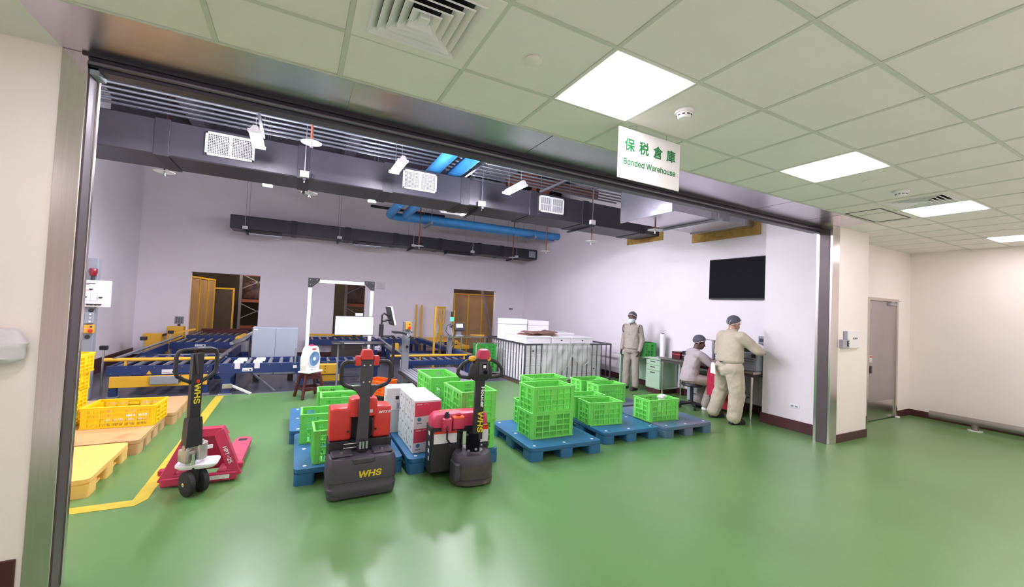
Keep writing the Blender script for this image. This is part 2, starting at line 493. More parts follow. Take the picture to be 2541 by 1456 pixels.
# ------------------------------------------------------------------ suspended ceiling of the front room
gx = [0.155 + 0.61 * k for k in range(-8, 12)] + [7.43, 7.98, 8.54, 9.10, 9.70]
gx = [x for x in gx if x > FX0]
gy = [2.2 - 0.6 * k for k in range(0, 12)]
clg = struct('ceiling', MB().box(FX0, FX1, FY0, 3.45, H + 0.03, H + 0.06), M_TILE, label='suspended tile ceiling')
xe = [FX0] + gx + [FX1]
ye = [2.665] + gy + [FY0]
LIGHTS = [(1.375, 1.6), (3.815, 1.6), (6.255, 1.6), (9.10, 1.6), (-1.065, 1.6), (1.375, -0.8), (3.815, -0.8), (6.255, -0.8), (-1.065, -0.8), (9.1, -0.8), (-3.505, -0.8), (2.595, -3.2), (6.255, -3.2), (-1.065, -3.2), (9.1, -3.2)]
DIFF = [(0.155, 1.6), (5.645, 1.6)]
def near(c, lst):
    return any(abs(c[0] - l[0]) < 0.05 and abs(c[1] - l[1]) < 0.05 for l in lst)
tiles = {}
for i in range(len(xe) - 1):
    for j in range(len(ye) - 1):
        x0, x1, y1, y0 = xe[i], xe[i + 1], ye[j], ye[j + 1]
        if near((x0, y0), LIGHTS) or near((x0, y0), DIFF):
            continue
        w_, d_ = round(x1 - x0 - 0.022, 4), round(y1 - y0 - 0.022, 4)
        if w_ < 0.02 or d_ < 0.02: continue
        if x0 < -3 or y0 < -2.6:      # never in view: plain board
            pass
        k = (w_, d_)
        if k not in tiles:
            tiles[k] = MB().box(-w_ / 2, w_ / 2, -d_ / 2, d_ / 2, 0, 0.02, 0.003).mesh('ceiling_tile', M_TILE)
        ob('ceiling_tile', tiles[k], clg, loc=((x0 + x1) / 2, (y0 + y1) / 2, H + 0.004))
for x in gx:
    MB().box(x - 0.012, x + 0.012, FY0, 2.665, H, H + 0.03).build('grid_bar', M_GRID, clg)
for y in gy:
    MB().box(FX0, FX1, y - 0.012, y + 0.012, H + 0.0005, H + 0.03).build('grid_bar', M_GRID, clg)
MB().box(FX0, FX1, 2.655, 2.667, H - 0.004, H + 0.03).build('edge_trim', M_GRID, clg)
# strip of ceiling right of the soffit, over the door recess
MB().box(6.79, FX1, 2.667, 3.45, H + 0.002, H + 0.03).box(FX0, -1.235, 2.667, 3.2, H + 0.002, H + 0.03).build('ceiling_margin', M_TILE, clg)
for x in (7.43, 7.98, 8.54, 9.1, 9.7):
    MB().box(x - 0.012, x + 0.012, 2.667, 3.45, H, H + 0.01).build('grid_bar', M_GRID, clg)
MB().box(6.0, 6.8, 2.27, 2.285, H - 0.001, H + 0.02).box(6.0, 6.8, 2.62, 2.635, H - 0.001, H + 0.02).box(6.0, 6.015, 2.27, 2.63, H - 0.001, H + 0.02).box(6.785, 6.8, 2.27, 2.63, H - 0.001, H + 0.02).build('access_hatch_frame', M_DARKMETAL, clg)

# LED panels
names = {0: 'square LED ceiling panel nearest the hanging sign', 1: 'LED ceiling panel, second along the row from the square air diffuser',
         2: 'LED ceiling panel beside the far air diffuser', 3: 'LED ceiling panel farthest along the row, over the cream wall', 4: 'LED ceiling panel above the cream left wall'}
for i, (x0, y0) in enumerate(LIGHTS):
    x1 = min([x for x in xe if x > x0 + 0.05])
    w_ = x1 - x0
    t = thing('ceiling_light', names.get(i, 'LED ceiling panel in the part of the room behind the viewer'), 'ceiling light', ((x0 + x1) / 2, y0 + 0.3, H), 0, 'LED ceiling panels of the front room')  # panels behind the viewer are unseen, added to light the room
    MB().box(-w_ / 2 + 0.012, w_ / 2 - 0.012, -0.288, 0.288, 0.004, 0.03).build('frame', M_WHITE, t)
    MB().box(-w_ / 2 + 0.03, w_ / 2 - 0.03, -0.27, 0.27, -0.003, 0.004).build('diffuser', M_LED, t)
# air diffusers: nested square louvres
for i, (x0, y0) in enumerate(DIFF):
    t = thing('air_diffuser', ['square louvred air diffuser at the top edge, over the soffit', 'square louvred air diffuser beside the third LED panel'][i], 'air diffuser', (x0 + 0.305, y0 + 0.3, H), 0, 'square air diffusers in the tile ceiling')
    o_, n_ = 0.293, 0.225
    f = MB()
    for sgn in (-1, 1):
        f.box(-o_, o_, sgn * o_ if sgn < 0 else n_, -n_ if sgn < 0 else o_, -0.004, 0.012)
        f.box(sgn * o_ if sgn < 0 else n_, -n_ if sgn < 0 else o_, -n_, n_, -0.004, 0.012)
    f.build('frame', M_TILE, t)
    MB().box(-n_, n_, -n_, n_, 0.024, 0.03).build('dark_box', M_BLACK, t)
    for k in range(5):
        a = 0.225 - k * 0.04
        z0 = -0.012 - 0.002 * k
        m = MB()
        hi, lo = a - 0.04, a
        ring = lambda r, z: [(-r, -r, z), (r, -r, z), (r, r, z), (-r, r, z)]
        m.loft([ring(lo, z0), ring(lo + 0.004, z0 + 0.006), ring(hi + 0.004, z0 + 0.036), ring(hi, z0 + 0.030), ring(lo, z0)], cap=False)
        m.build('louvre', M_WHITE, t)
    MB().box(-0.025, 0.025, -0.025, 0.025, -0.016, 0.02, 0.004).build('hub', M_WHITE, t)
# ceiling discs and detectors
for x, y, l in ((1.06, 1.91, 'round cover disc on the tile left of the nearest LED panel'), (4.74, 1.89, 'round cover disc beside the second LED panel'), (8.51, 1.87, 'round cover disc beside the farthest LED panel')):
    t = tag(MB().lathe([(0.045, 0.003), (0.048, -0.006), (0.04, -0.009), (0.0, -0.009)], n=24).build('cover_disc', M_TILE, None, True), l, 'cover disc', 'round cover discs in the ceiling')
    t.location = (x, y, H)
for x, y, l in ((2.19, 1.87, 'round white smoke detector above the hanging sign'), (5.34, 1.86, 'round white smoke detector beside the far air diffuser')):
    t = thing('smoke_detector', l, 'smoke detector', (x, y, H), 0, 'smoke detectors on the tile ceiling')
    MB().lathe([(0.058, 0.003), (0.062, -0.012), (0.058, -0.02), (0.0, -0.02)], n=24).build('base', M_WHITEP, t, True)
    MB().lathe([(0.05, -0.02), (0.05, -0.026), (0.046, -0.03), (0.046, -0.04), (0.034, -0.052), (0.0, -0.054)], n=24).build('sensor_head', M_WHITEP, t, True)
    m = MB()
    for k in range(10):
        a = 2 * PI * k / 10
        m.box(0.046, 0.0485, -0.009, 0.009, -0.039, -0.033, 0, 1, Matrix.Rotation(a, 4, 'Z'))
    m.build('slots', M_BLACK, t)

# hanging sign
t = thing('hanging_sign', 'white hanging sign with green lettering over the opening', 'sign', (2.235, 2.2, 2.65))
MB().box(-0.305, 0.305, -0.004, 0.004, 0, 0.36, 0.001).build('panel', M_WHITEP, t)
for x, ch in ((-0.205, '保'), (-0.068, '税'), (0.072, '倉'), (0.208, '庫')):
    text('lettering', ch, 0.096, M_MARK_G, t, face_mtx((x, -0.0055, 0.24), (1, 0, 0), (0, 0, 1)), sx=1.0, ext=0.0003, bev=0.0019)
fm = face_mtx((0, -0.0055, 0.125), (1, 0, 0), (0, 0, 1))
text('lettering', 'Bonded Warehouse', 0.08, M_MARK_G, t, fm, bold=0.0, width=0.515, ext=0.0003, bev=0.0009)
for x in (-0.14, 0.16):
    MB().cyl((x, 0, 0.355), (x, 0.0, 0.402), 0.0015, 6).build('cord', M_GALV, t)

# steel door
d = struct('door_1', MB().box(8.745, 9.775, 3.462, 3.5, 0.012, 2.095, 0.002), mat('satin_steel_door', '#b6aeb0', 0.42, 0.75, var=0.04, scale=2, stretch=(1, 1, 0.3)), label='plain satin steel door with kick plate')
MB().box(8.69, 8.745, 3.435, 3.55, 0, 2.15, 0.002).box(9.775, 9.83, 3.435, 3.55, 0, 2.15, 0.002).box(8.745, 9.775, 3.435, 3.55, 2.097, 2.15, 0.002).build('frame', M_STEEL, d)
MB().box(8.76, 9.76, 3.459, 3.464, 0.02, 0.33).build('kick_plate', M_STEEL, d)
MB().box(8.80, 8.90, 3.455, 3.462, 1.02, 1.14, 0.002).build('notice', M_PAPER, d)
MB().box(8.805, 8.895, 3.453, 3.456, 1.1, 1.125).build('notice_mark', M_REDBTN, d)
MB().box(8.82, 8.86, 3.435, 3.462, 0.83, 0.96, 0.006).build('handle', M_DARKMETAL, d)
MB().box(9.45, 9.7, 3.41, 3.462, 2.03, 2.08, 0.006).bar((9.5, 3.42, 2.085), (9.66, 3.36, 2.11), 0.02, 0.01).build('door_closer', M_GALV, d)
MB().box(9.72, 9.8, 3.38, 3.43, 0, 0.03, 0.006).build('door_stop', M_WHITEP, d)

# control boxes on the cream pillar
t = thing('switch_box', 'white switch panel with key box on the cream pillar', 'switch box', (7.08, 3.04, 1.33))
MB().box(-0.06, 0.26, -0.035, 0.0, 0.0, 0.25, 0.005).build('panel', M_WHITEP, t)
for k in range(3):
    MB().box(0.08 + k * 0.045, 0.10 + k * 0.045, -0.039, -0.034, 0.125, 0.15).build('button', M_BLACK, t)
MB().box(-0.24, -0.06, -0.05, 0.0, 0.0, 0.12, 0.005).build('key_box', M_GALV, t)
MB().box(-0.12, -0.075, -0.056, -0.05, 0.025, 0.105).build('key_slot', M_BLACK, t)
MB().cyl((-0.1, -0.05, 0.05), (-0.1, -0.062, 0.05), 0.013, 10).cyl((-0.1, -0.05, 0.085), (-0.1, -0.062, 0.085), 0.013, 10).build('lock', M_CHROME, t, True)
MB().box(-0.13, 0.0, -0.02, 0.0, 0.12, 0.24, 0.003).build('back_plate', M_GREY, t)
t = thing('wall_socket', 'white double wall socket low on the stub wall', 'socket', (6.87, 3.62, 0.345))
MB().box(-0.012, 0.0, -0.07, 0.07, 0, 0.055, 0.003).build('plate', M_WHITEP, t)
MB().box(-0.014, -0.011, -0.05, -0.01, 0.015, 0.04).box(-0.014, -0.011, 0.01, 0.05, 0.015, 0.04).build('outlet', M_GREY, t)
# low steel guard rail along the right wall
t = thing('guard_rail', 'low tubular steel guard rail along the right cream wall', 'guard rail', (10.0, 0, 0))
MB().cyl((0, -2.2, 0.145), (0, 3.05, 0.145), 0.058, 16).build('rail_tube', M_TUBERAIL, t, True)
for y in (2.5, 0.9, -0.8):
    MB().cyl((0, y, 0.0), (0, y, 0.12), 0.045, 12).build('post', M_TUBERAIL, t, True)
    MB().cyl((0, y, 0.0), (0, y, 0.012), 0.09, 16).build('base_flange', M_WHITEP, t)
# crumpled white bag on the left wall
m = MB().sph((0, 0, 0), 0.1, 1.2, 0.45, 1.0, 18, 12)
for v in m.bm.verts:
    n = math.sin(v.co.x * 60) * math.cos(v.co.z * 47 + v.co.x * 20) + 0.6 * math.sin(v.co.z * 90)
    v.co *= 1 + 0.13 * n
    v.co.x += 0.25 * (v.co.z > 0) * v.co.z
t = tag(m.build('plastic_bag', M_PAPER, None, True), 'crumpled white plastic bag hung on the cream left wall', 'bag')
t.location = (-1.38, 3.15, 1.38)
# yellow floor tape: one marked line with a corner
M_ = MB()
M_.prism([(-2.6, 4.33), (-1.06, 4.30), (-1.10, 4.42), (-2.6, 4.45)], 0.0005, 0.003)
M_.prism([(-1.10, 4.42), (-1.06, 4.30), (-1.0, 4.40), (-1.0, 8.4), (-1.12, 8.4)], 0.0005, 0.003)
tag(M_.build('floor_tape', M_TAPE), 'yellow tape line on the green floor beside the yellow pallets', 'floor tape')

# ================================================================== OVERHEAD SERVICES
def rod(m, x, y, z0, z1=5.6, r=0.006):
    m.cyl((x, y, z0), (x, y, z1), r, 6)
# main black duct along x
t = thing('air_duct', 'large black insulated air duct with three white grilles', 'air duct', (0, 0, 3.48))
y0, y1, hh = 6.85, 7.6, 0.47
MB().box(XL + 0.01, XR - 0.02, y0, y1, 0, hh, 0.012).build('duct_body', M_DUCT, t)
for x in (-1.75, -0.10, 1.13, 2.46, 3.86, 5.12, 6.7):
    MB().box(x, x + 0.16, y0 - 0.012, y1 + 0.012, -0.012, hh + 0.012, 0.006).build('duct_band', M_DUCTB, t)
for (a, b_) in ((-3.3, -1.75), (-1.59, -0.1), (0.06, 1.13), (1.29, 2.46), (2.62, 3.86)):
    MB().box(a + 0.02, b_ - 0.02, y0 - 0.006, y0, 0.012, 0.02).build('seam', M_DUCTB, t)
def grille(x0, x1, z0, z1, y, nx, nz, par):
    g = MB()
    for a, b_, c, d_ in ((x0, x1, z0, z0 + 0.03), (x0, x1, z1 - 0.03, z1), (x0, x0 + 0.03, z0, z1), (x1 - 0.03, x1, z0, z1)):
        g.box(a, b_, y - 0.03, y, c, d_, 0.003)
    if nx > 20:
        g.box((x0 + x1) / 2 - 0.012, (x0 + x1) / 2 + 0.012, y - 0.028, y, z0, z1)
    f = g.build('grille', M_WHITE, par)
    MB().box(x0 + 0.02, x1 - 0.02, y - 0.004, y - 0.001, z0 + 0.02, z1 - 0.02).build('dark_throat', M_BLACK, f)
    g = MB()
    for k in range(1, nx):
        x = x0 + 0.03 + (x1 - x0 - 0.06) * k / nx
        g.box(x - 0.0026, x + 0.0026, y - 0.026, y - 0.012, z0 + 0.02, z1 - 0.02)
    for k in range(1, nz):
        z = z0 + 0.03 + (z1 - z0 - 0.06) * k / nz
        g.box(x0 + 0.02, x1 - 0.02, y - 0.020, y - 0.006, z - 0.0026, z + 0.0026)
    g.build('grille_bars', M_WHITE, f, kind='stuff')
for x0, x1, nx, nz in ((-1.21, -0.64, 26, 12), (1.44, 2.01, 26, 12), (4.07, 4.64, 22, 2)):
    grille(x0, x1, 0.10, 0.42, y0, nx, nz, t)
for x in (0.0, 2.85, 5.35):
    m = MB(); rod(m, x, y0 - 0.05, -0.08, 2.12); rod(m, x, y1 + 0.05, -0.08, 2.12)
    m.build('hanger_rod', M_GALV, t)
    MB().box(x - 0.02, x + 0.02, y0 - 0.09, y1 + 0.09, -0.05, -0.014).build('trapeze_bar', M_DUCTB, t)
    MB().box(x - 0.06, x + 0.06, y0 - 0.08, y0 - 0.014, 0.0, 0.09, 0.003).build('hanger_tag', M_PAPER, t)
MB().box(XR - 0.02, XR - 0.001, y0 - 0.1, y1 + 0.3, -0.1, hh + 0.1).build('foam_collar', M_INSUL, t)
# small black duct along the back wall
t = thing('air_duct', 'slim black air duct low along the back wall', 'air duct', (0, 0, 3.36))
y0, y1, hh = 12.32, 12.95, 0.34
MB().box(-1.58, XR - 0.02, y0, y1, 0, hh, 0.012).build('duct_body', M_DUCT, t)
for x in (-0.24, 1.1, 2.42, 3.76, 5.1, 5.9):
    MB().box(x, x + 0.14, y0 - 0.012, y1 + 0.012, -0.012, hh + 0.012, 0.006).build('duct_band', M_DUCTB, t)
MB().box(7.0, 7.26, y0 - 0.008, y0, 0.06, 0.28).build('access_panel', M_GALV, t)
for x0, x1 in ((-1.15, -0.45), (1.35, 2.05), (4.1, 4.85)):
    v = MB().box(x0, x1, y0 + 0.05, y0 + 0.4, -0.09, 0.0, 0.004).build('outlet', M_BLACK, t)
    MB().box(x0 - 0.02, x1 + 0.02, y0 + 0.03, y0 + 0.42, -0.1, -0.088).build('outlet_rim', M_GALV, v)
for x in (-1.25, 0.95, 3.0, 4.9, 6.5):
    m = MB(); rod(m, x, y0 - 0.05, -0.05, 2.24); rod(m, x, y1 + 0.05, -0.05, 2.24)
    m.build('hanger_rod', M_GALV, t)
    MB().box(x - 0.02, x + 0.02, y0 - 0.08, y1 + 0.08, -0.06, -0.014).build('trapeze_bar', M_DUCTB, t)
    MB().box(x - 0.06, x + 0.06, y0 - 0.07, y0 - 0.014, 0.0, 0.07, 0.003).build('hanger_tag', M_PAPER, t)
# silver duct into the right wall
t = thing('air_duct', 'bare silver sheet metal duct entering the right wall', 'air duct', (0, 0, 3.35))
MB().box(5.19, XR - 0.02, 4.62, 5.72, 0, 0.5, 0.004).build('duct_body', M_SILVER, t)
MB().box(5.16, 5.20, 4.58, 5.76, -0.03, 0.53, 0.004).build('end_plate', M_SILVER, t)
for x in (6.3, 7.0):
    MB().box(x, x + 0.04, 4.60, 5.74, -0.02, 0.52, 0.004).build('flange', M_SILVER, t)
MB().box(XR - 0.03, XR - 0.001, 4.5, 5.95, -0.14, 0.6).build('foam_collar', M_INSUL, t)
MB().box(6.22, 6.27, 4.5, 5.85, -0.045, -0.005).build('trapeze_bar', M_GALV, t)
m = MB(); rod(m, 6.245, 4.55, -0.04, 2.25); rod(m, 6.245, 5.8, -0.04, 2.25); m.build('hanger_rod', M_GALV, t)

# conduit bundle: five galvanised pipes on trapeze hangers
for k in range(6):
    y = 6.62 + k * 0.182
    tag(MB().cyl((XL, y, 4.27), (6.6, y, 4.27), 0.019, 10).build('conduit_pipe', M_CONDUIT, None, True),
        '%s galvanised conduit pipe of the bundle above the black duct, counted from the opening' % ['first', 'second', 'third', 'fourth', 'fifth', 'last'][k], 'pipe', 'galvanised conduit pipes under the roof')
for x in (-0.55, 2.55, 4.15):
    t = thing('pipe_hanger', {-0.55: 'steel trapeze hanger under the conduits near the first lamp', 2.55: 'steel trapeze hanger under the conduits by the blue pipes', 4.15: 'steel trapeze hanger under the conduits at the rusty braces'}[x], 'pipe hanger', (x * 1.1, 0, 4.21), 0, 'conduit hangers')
    MB().box(-0.02, 0.02, 6.5, 7.65, 0, 0.036).build('trapeze_bar', M_GALV, t)
    for y in (6.52, 7.63):
        MB().cyl((0, y, -0.06), (0, y, 1.39), 0.008, 6).build('threaded_rod', M_GALV, t)
    for k in range(6):
        MB().tube([(0, 6.62 + k * 0.182 + 0.03 * math.cos(a), 0.06 + 0.03 * math.sin(a)) for a in (0, PI / 4, PI / 2, 3 * PI / 4, PI)], 0.005, 5).build('clamp', M_DARKMETAL, t)
# blue pipes with elbow
def bend(p, c, q, r=0.3, n=7):
    p, c, q = Vector(p), Vector(c), Vector(q)
    a = c + (p - c).normalized() * r; b_ = c + (q - c).normalized() * r
    out = [p]
    for i in range(n + 1):
        s_ = i / n
        out.append(a * (1 - s_) ** 2 + c * 2 * s_ * (1 - s_) + b_ * s_ ** 2)
    return out + [q]
for (x, y, l) in ((2.05, 11.35, 'blue painted pipe with elbow, the lower of the two'), (2.42, 11.05, 'blue painted pipe with elbow, the upper of the two')):
    t = thing('blue_pipe', l, 'pipe', (0, 0, 4.0), 0, 'blue pipes under the roof')
    MB().tube(bend((x, 3.4, 0.16), (x, y, 0), (XR - 0.01, y, 0)), 0.105, 16).build('pipe_run', M_BLUEPIPE, t, True)
    MB().cyl((x, 9.8, 0.031), (x, 9.95, 0.028), 0.112, 16).build('coupling', M_BLUEPIPE, t, True)
t = thing('pipe_support', 'galvanised channel bracket under the blue pipes, nearer the elbow', 'pipe hanger', (3.1, 11.2, 3.82), 0, 'blue pipe brackets')
MB().box(-0.03, 0.03, -0.4, 0.4, 0, 0.07).build('channel', M_GALV, t)
m = MB(); rod(m, 0, -0.36, 0, 1.78); rod(m, 0, 0.36, 0, 1.78); m.build('threaded_rod', M_GALV, t)
dup(t, (6.35, 11.2, 3.82), 0, 'galvanised channel bracket under the blue pipes, by the right wall')
# perforated cable trays
for i, (x0, x1, yy, zz, l) in enumerate(((3.35, 4.05, 7.98, 4.6, 'upper perforated cable tray beside the blue pipes'), (3.42, 4.2, 9.2, 4.58, 'lower perforated cable tray beside the blue pipes'))):
    t = thing('cable_tray', l, 'cable tray', ((x0 + x1) / 2, yy, zz), 0, 'perforated cable trays')
    hw = (x1 - x0) / 2
    m = MB()
    for k in range(17):
        x = -hw + 2 * hw * k / 16
        m.box(x - 0.008, x + 0.008, -0.55, 0.55, 0, 0.003)
    for k in range(25):
        y = -0.55 + 1.1 * k / 24
        m.box(-hw, hw, y - 0.01, y + 0.01, 0.0, 0.003)
    m.build('perforated_plate', M_GALV, t)
    for s_ in (-1, 1):
        MB().box(s_ * hw - 0.004, s_ * hw + 0.004, -0.55, 0.55, 0, 0.09).build('side_flange', M_GALV, t)
    m = MB()
    for y in (-0.5, 0.5):
        for s_ in (-1, 1):
            rod(m, s_ * hw, y, 0, 5.6 - zz, 0.007)
        m.box(-hw - 0.03, hw + 0.03, y - 0.015, y + 0.015, -0.03, 0)
    m.build('hanger', M_GALV, t)

# twin tube batten lamps
def lamp(x, y, z, label):
    t = thing('batten_lamp', label, 'lamp', (x, y, z), 0, 'hanging twin tube batten lamps')
    MB().prism([(-0.05, 0.0), (0.05, 0.0), (0.02, 0.05), (-0.02, 0.05)], -0.32, 0.32, Matrix.Rotation(PI / 2, 4, 'X')).build('housing', M_WHITE, t)
    for s_ in (-1, 1):
        MB().cyl((s_ * 0.05, -0.29, -0.018), (s_ * 0.05, 0.29, -0.018), 0.016, 10).build('tube', M_TUBE, t, True)
    for y_ in (-0.305, 0.305):
        MB().box(-0.075, 0.075, y_ - 0.012, y_ + 0.012, -0.036, 0.0).build('end_cap', M_WHITE, t)
    m = MB()
    for y_ in (-0.22, 0.22):
        m.cyl((0, y_, 0.05), (0, y_, 5.6 - z), 0.003, 6)
    m.build('cord', M_GALV, t)
    return t
lamp(-0.55, 6.05, 3.68, 'lit batten lamp in front of the duct by its first grille')
lamp(1.2, 6.05, 3.68, 'lit batten lamp in front of the duct by its second grille')
lamp(3.11, 6.05, 3.68, 'lit batten lamp under the conduits near the third grille')
lamp(-0.57, 8.2, 3.68, 'lit batten lamp behind the duct, over the left conveyor')
lamp(1.21, 8.2, 3.68, 'lit batten lamp behind the duct, left of the blue elbow')
lamp(3.14, 8.2, 3.68, 'lit batten lamp behind the duct, under the blue pipes')
for x, y in ((-2.4, 4.9), (2.3, 4.6)):  # extra lamps hidden by the header, added to lift the warehouse light
    lamp(x, y, 3.7, 'batten lamp behind the header, out of the picture')
t = thing('batten_lamp', 'unlit white batten lamp above the blue pipe run', 'lamp', (3.15, 9.3, 3.86))
MB().box(-0.3, 0.3, -0.05, 0.05, 0, 0.05, 0.006).build('housing', M_WHITE, t)
MB().cyl((-0.28, 0, -0.018), (0.28, 0, -0.018), 0.02, 10).build('tube', M_WHITEP, t, True)
m = MB()
for x in (-0.2, 0.2): rod(m, x, 0, 0.05, 1.74, 0.003)
m.build('cord', M_GALV, t)
# sprinkler drops with round shields
for x, y, z, l in ((-1.876, 7.934, 3.5, 'sprinkler drop nearest the left wall'), (0.06, 6.2, 3.8, 'sprinkler drop with its shield above the black duct'), (0.094, 7.927, 3.5, 'sprinkler drop below the duct, left of the slim duct'),
                   (2.81, 10.9, 3.2, 'sprinkler drop in front of the middle of the slim duct'), (5.8, 11.2, 3.2, 'sprinkler drop in front of the right end of the slim duct'), (5.78, 9.26, 3.2, 'sprinkler drop below the blue pipe end'),
                   (5.65, 7.2, 3.2, 'sprinkler drop with dark shield below the black duct'), (5.69, 5.42, 3.2, 'sprinkler drop beneath the silver duct')):
    t = thing('sprinkler_drop', l, 'sprinkler', (x, y, z), 0, 'sprinkler drops with round shields')
    zt = 0.15 if x == 5.69 else 5.6 - z
    MB().cyl((0, 0, 0.02), (0, 0, zt), 0.014, 8).build('drop_pipe', M_RUST if x > 0 else M_STOOL, t, True)
    MB().lathe([(0.0, 0.03), (0.13, 0.012), (0.13, 0.006), (0.0, 0.022)], n=24).build('shield', M_WHITE, t, True)
    MB().cyl((0, 0, -0.05), (0, 0, 0.02), 0.012, 8).cyl((0, 0, -0.055), (0, 0, -0.05), 0.022, 10).build('sprinkler_head', M_GALV, t, True)
# dark cable rail high on the back wall
tag(MB().box(1.85, 4.2, 13.12, 13.2, 4.55, 4.62, 0.01).build('wall_rail', M_DUCTB), 'thin dark rail high on the back wall behind the blue elbow', 'rail')

# television on the right wall
t = thing('television', 'large black flat television on the right wall', 'television', (XR, 4.85, 2.03))
MB().box(-0.07, -0.02, -0.63, 0.63, 0, 0.78, 0.006).build('casing', M_BLACK, t)
MB().box(-0.073, -0.069, -0.615, 0.615, 0.02, 0.765).build('screen', M_BLACKG, t)
MB().box(-0.025, 0.0, -0.25, 0.25, 0.2, 0.6).build('wall_bracket', M_DARKMETAL, t)
# small things on the back wall
t = thing('wall_notice', 'small white notice with a triangle beside the gantry top', 'notice', (2.28, YB, 2.05))
MB().box(-0.13, 0.13, -0.004, 0, 0, 0.22).build('sheet', M_PAPER, t)
m = MB()
for a, b_ in (((-0.09, 0.03), (0.09, 0.03)), ((-0.09, 0.03), (0, 0.19)), ((0.09, 0.03), (0, 0.19))):
    m.bar((a[0], -0.006, a[1]), (b_[0], -0.006, b_[1]), 0.01, 0.003)
m.box(-0.004, 0.004, -0.007, -0.004, 0.07, 0.13).build('triangle_mark', M_GREY, t)
tag(MB().box(6.78, 6.92, YB - 0.02, YB, 1.59, 1.63, 0.003).build('wall_plate', M_BLACK), 'small dark plate on the back wall above the white boxes', 'plate')
t = thing('wall_terminal', 'small grey key panel on the back wall left of the first opening', 'key panel', (-2.62, YB, 0.83))
MB().box(-0.09, 0.09, -0.03, 0, 0.07, 0.25, 0.004).build('panel', M_GREYC, t)
for a in range(3):
    for c in range(3):
        MB().box(-0.065 + a * 0.05, -0.035 + a * 0.05, -0.036, -0.03, 0.1 + c * 0.05, 0.125 + c * 0.05).build('key', M_BLACK, t)
MB().cyl((0, -0.03, 0.03), (0, 0, 0.03), 0.03, 12).build('lock', M_BLACK, t, True)

# ================================================================== CONVEYORS AND STATIONS
def label_plate(par, x, y, z, w=0.16, h_=0.055):
    p = MB().box(x - w / 2, x + w / 2, y - 0.003, y, z, z + h_).build('label_plate', M_PAPER, par)
    MB().box(x + w * 0.2, x + w * 0.38, y - 0.005, y - 0.002, z + h_ * 0.2, z + h_ * 0.6).box(x - w * 0.45, x + w * 0.1, y - 0.005, y - 0.002, z + h_ * 0.3, z + h_ * 0.38).build('print', M_MARK_K, p)
    return p
def conveyor(label, x0, x1, y0, y1, zt, n, chan=0.15, legs=True, axis='y', bolts=True, rr_=0.03):
    """roller conveyor: channel frames, end beams, rollers along the given axis, legs with feet."""
    t = thing('roller_conveyor', label, 'conveyor', (x0, y0, 0), 0, 'blue roller conveyors')
    L, D = x1 - x0, y1 - y0
    zb = zt - chan
    for (a, b_) in ((0, 0.04), (D - 0.04, D)):
        MB().box(0, L, a, b_, zb, zt, 0.004).build('side_frame', M_BLUE, t)
    for (a, b_) in ((0, 0.04), (L - 0.04, L)):
        MB().box(a, b_, 0.04, D - 0.04, zb, zt - 0.01, 0.004).build('end_frame', M_BLUE, t)
    me = None
    for k in range(n):
        if axis == 'y':
            x = L * (k + 0.6) / (n + 0.2)
            if me is None:
                me = MB().cyl((0, 0.04, 0), (0, D - 0.04, 0), rr_, 12).mesh('roller', M_ROLLER, True)
            ob('roller', me, t, loc=(x, 0, zt - rr_ - 0.002))
        else:
            y = D * (k + 0.6) / (n + 0.2)
            if me is None:
                me = MB().cyl((0.04, 0, 0), (L - 0.04, 0, 0), rr_, 12).mesh('roller', M_ROLLER, True)
            ob('roller', me, t, loc=(0, y, zt - rr_ - 0.002))
    if bolts:
        m = MB()
        k = max(4, int(L / 0.17))
        for i in range(k):
            x = 0.06 + (L - 0.12) * i / (k - 1)
            m.cyl((x, -0.006, zt - 0.03), (x, 0, zt - 0.03), 0.008, 6)
            if i in (0, k - 1):
                m.cyl((x, -0.006, zb + 0.03), (x, 0, zb + 0.03), 0.008, 6)
        m.build('bolts', M_CHROME, t, kind='stuff')
    if legs:
        for x in (0.04, L - 0.14):
            for y in (0.0, D - 0.1):
                lg = MB().box(x, x + 0.1, y + 0.005, y + 0.08, 0.02, zb + 0.01, 0.004).build('leg', M_BLUE, t)
                MB().box(x - 0.02, x + 0.12, y - 0.01, y + 0.1, 0, 0.02).build('foot_plate', M_GALV, lg)
    return t
# left line: front transfer, running back into the first opening
A = conveyor('blue conveyor at the left with a yellow bar across its front', -2.58, -1.22, 8.62, 10.0, 0.5, 7)
MB().cyl((-0.06, 0.12, 0.585), (1.44, 0.12, 0.585), 0.03, 12).build('guard_bar', M_YEL, A, True)
for x in (0.2, 1.2):
    MB().box(x - 0.015, x + 0.015, 0.1, 0.14, 0.49, 0.57).build('bar_bracket', M_YEL, A)
MB().box(0.05, 1.3, -0.02, 0.02, 0.16, 0.335, 0.004).build('kick_plate', M_YEL, A)
MB().box(0.55, 0.92, -0.06, -0.02, 0.2, 0.33, 0.006).build('motor_cover', M_GREYC, A)
MB().box(0.92, 0.95, -0.05, -0.02, 0.23, 0.33).build('cover_end', M_BLACK, A)
label_plate(A, 0.78, -0.001, 0.36, 0.19, 0.07)
MB().prism([(0.49, 0.36), (0.56, 0.36), (0.525, 0.42)], 0.001, 0.004, Matrix.Rotation(PI / 2, 4, 'X')).build('warning_triangle', M_YEL, A)
for k in range(3):
    y = 0.35 + 0.28 * k
    MB().bar((0.05, 0.4 + 0.3 * k, 0.2), (1.31, 0.4 + 0.3 * k, 0.2), 0.05, 0.06).build('cross_beam', M_NAVY, A)
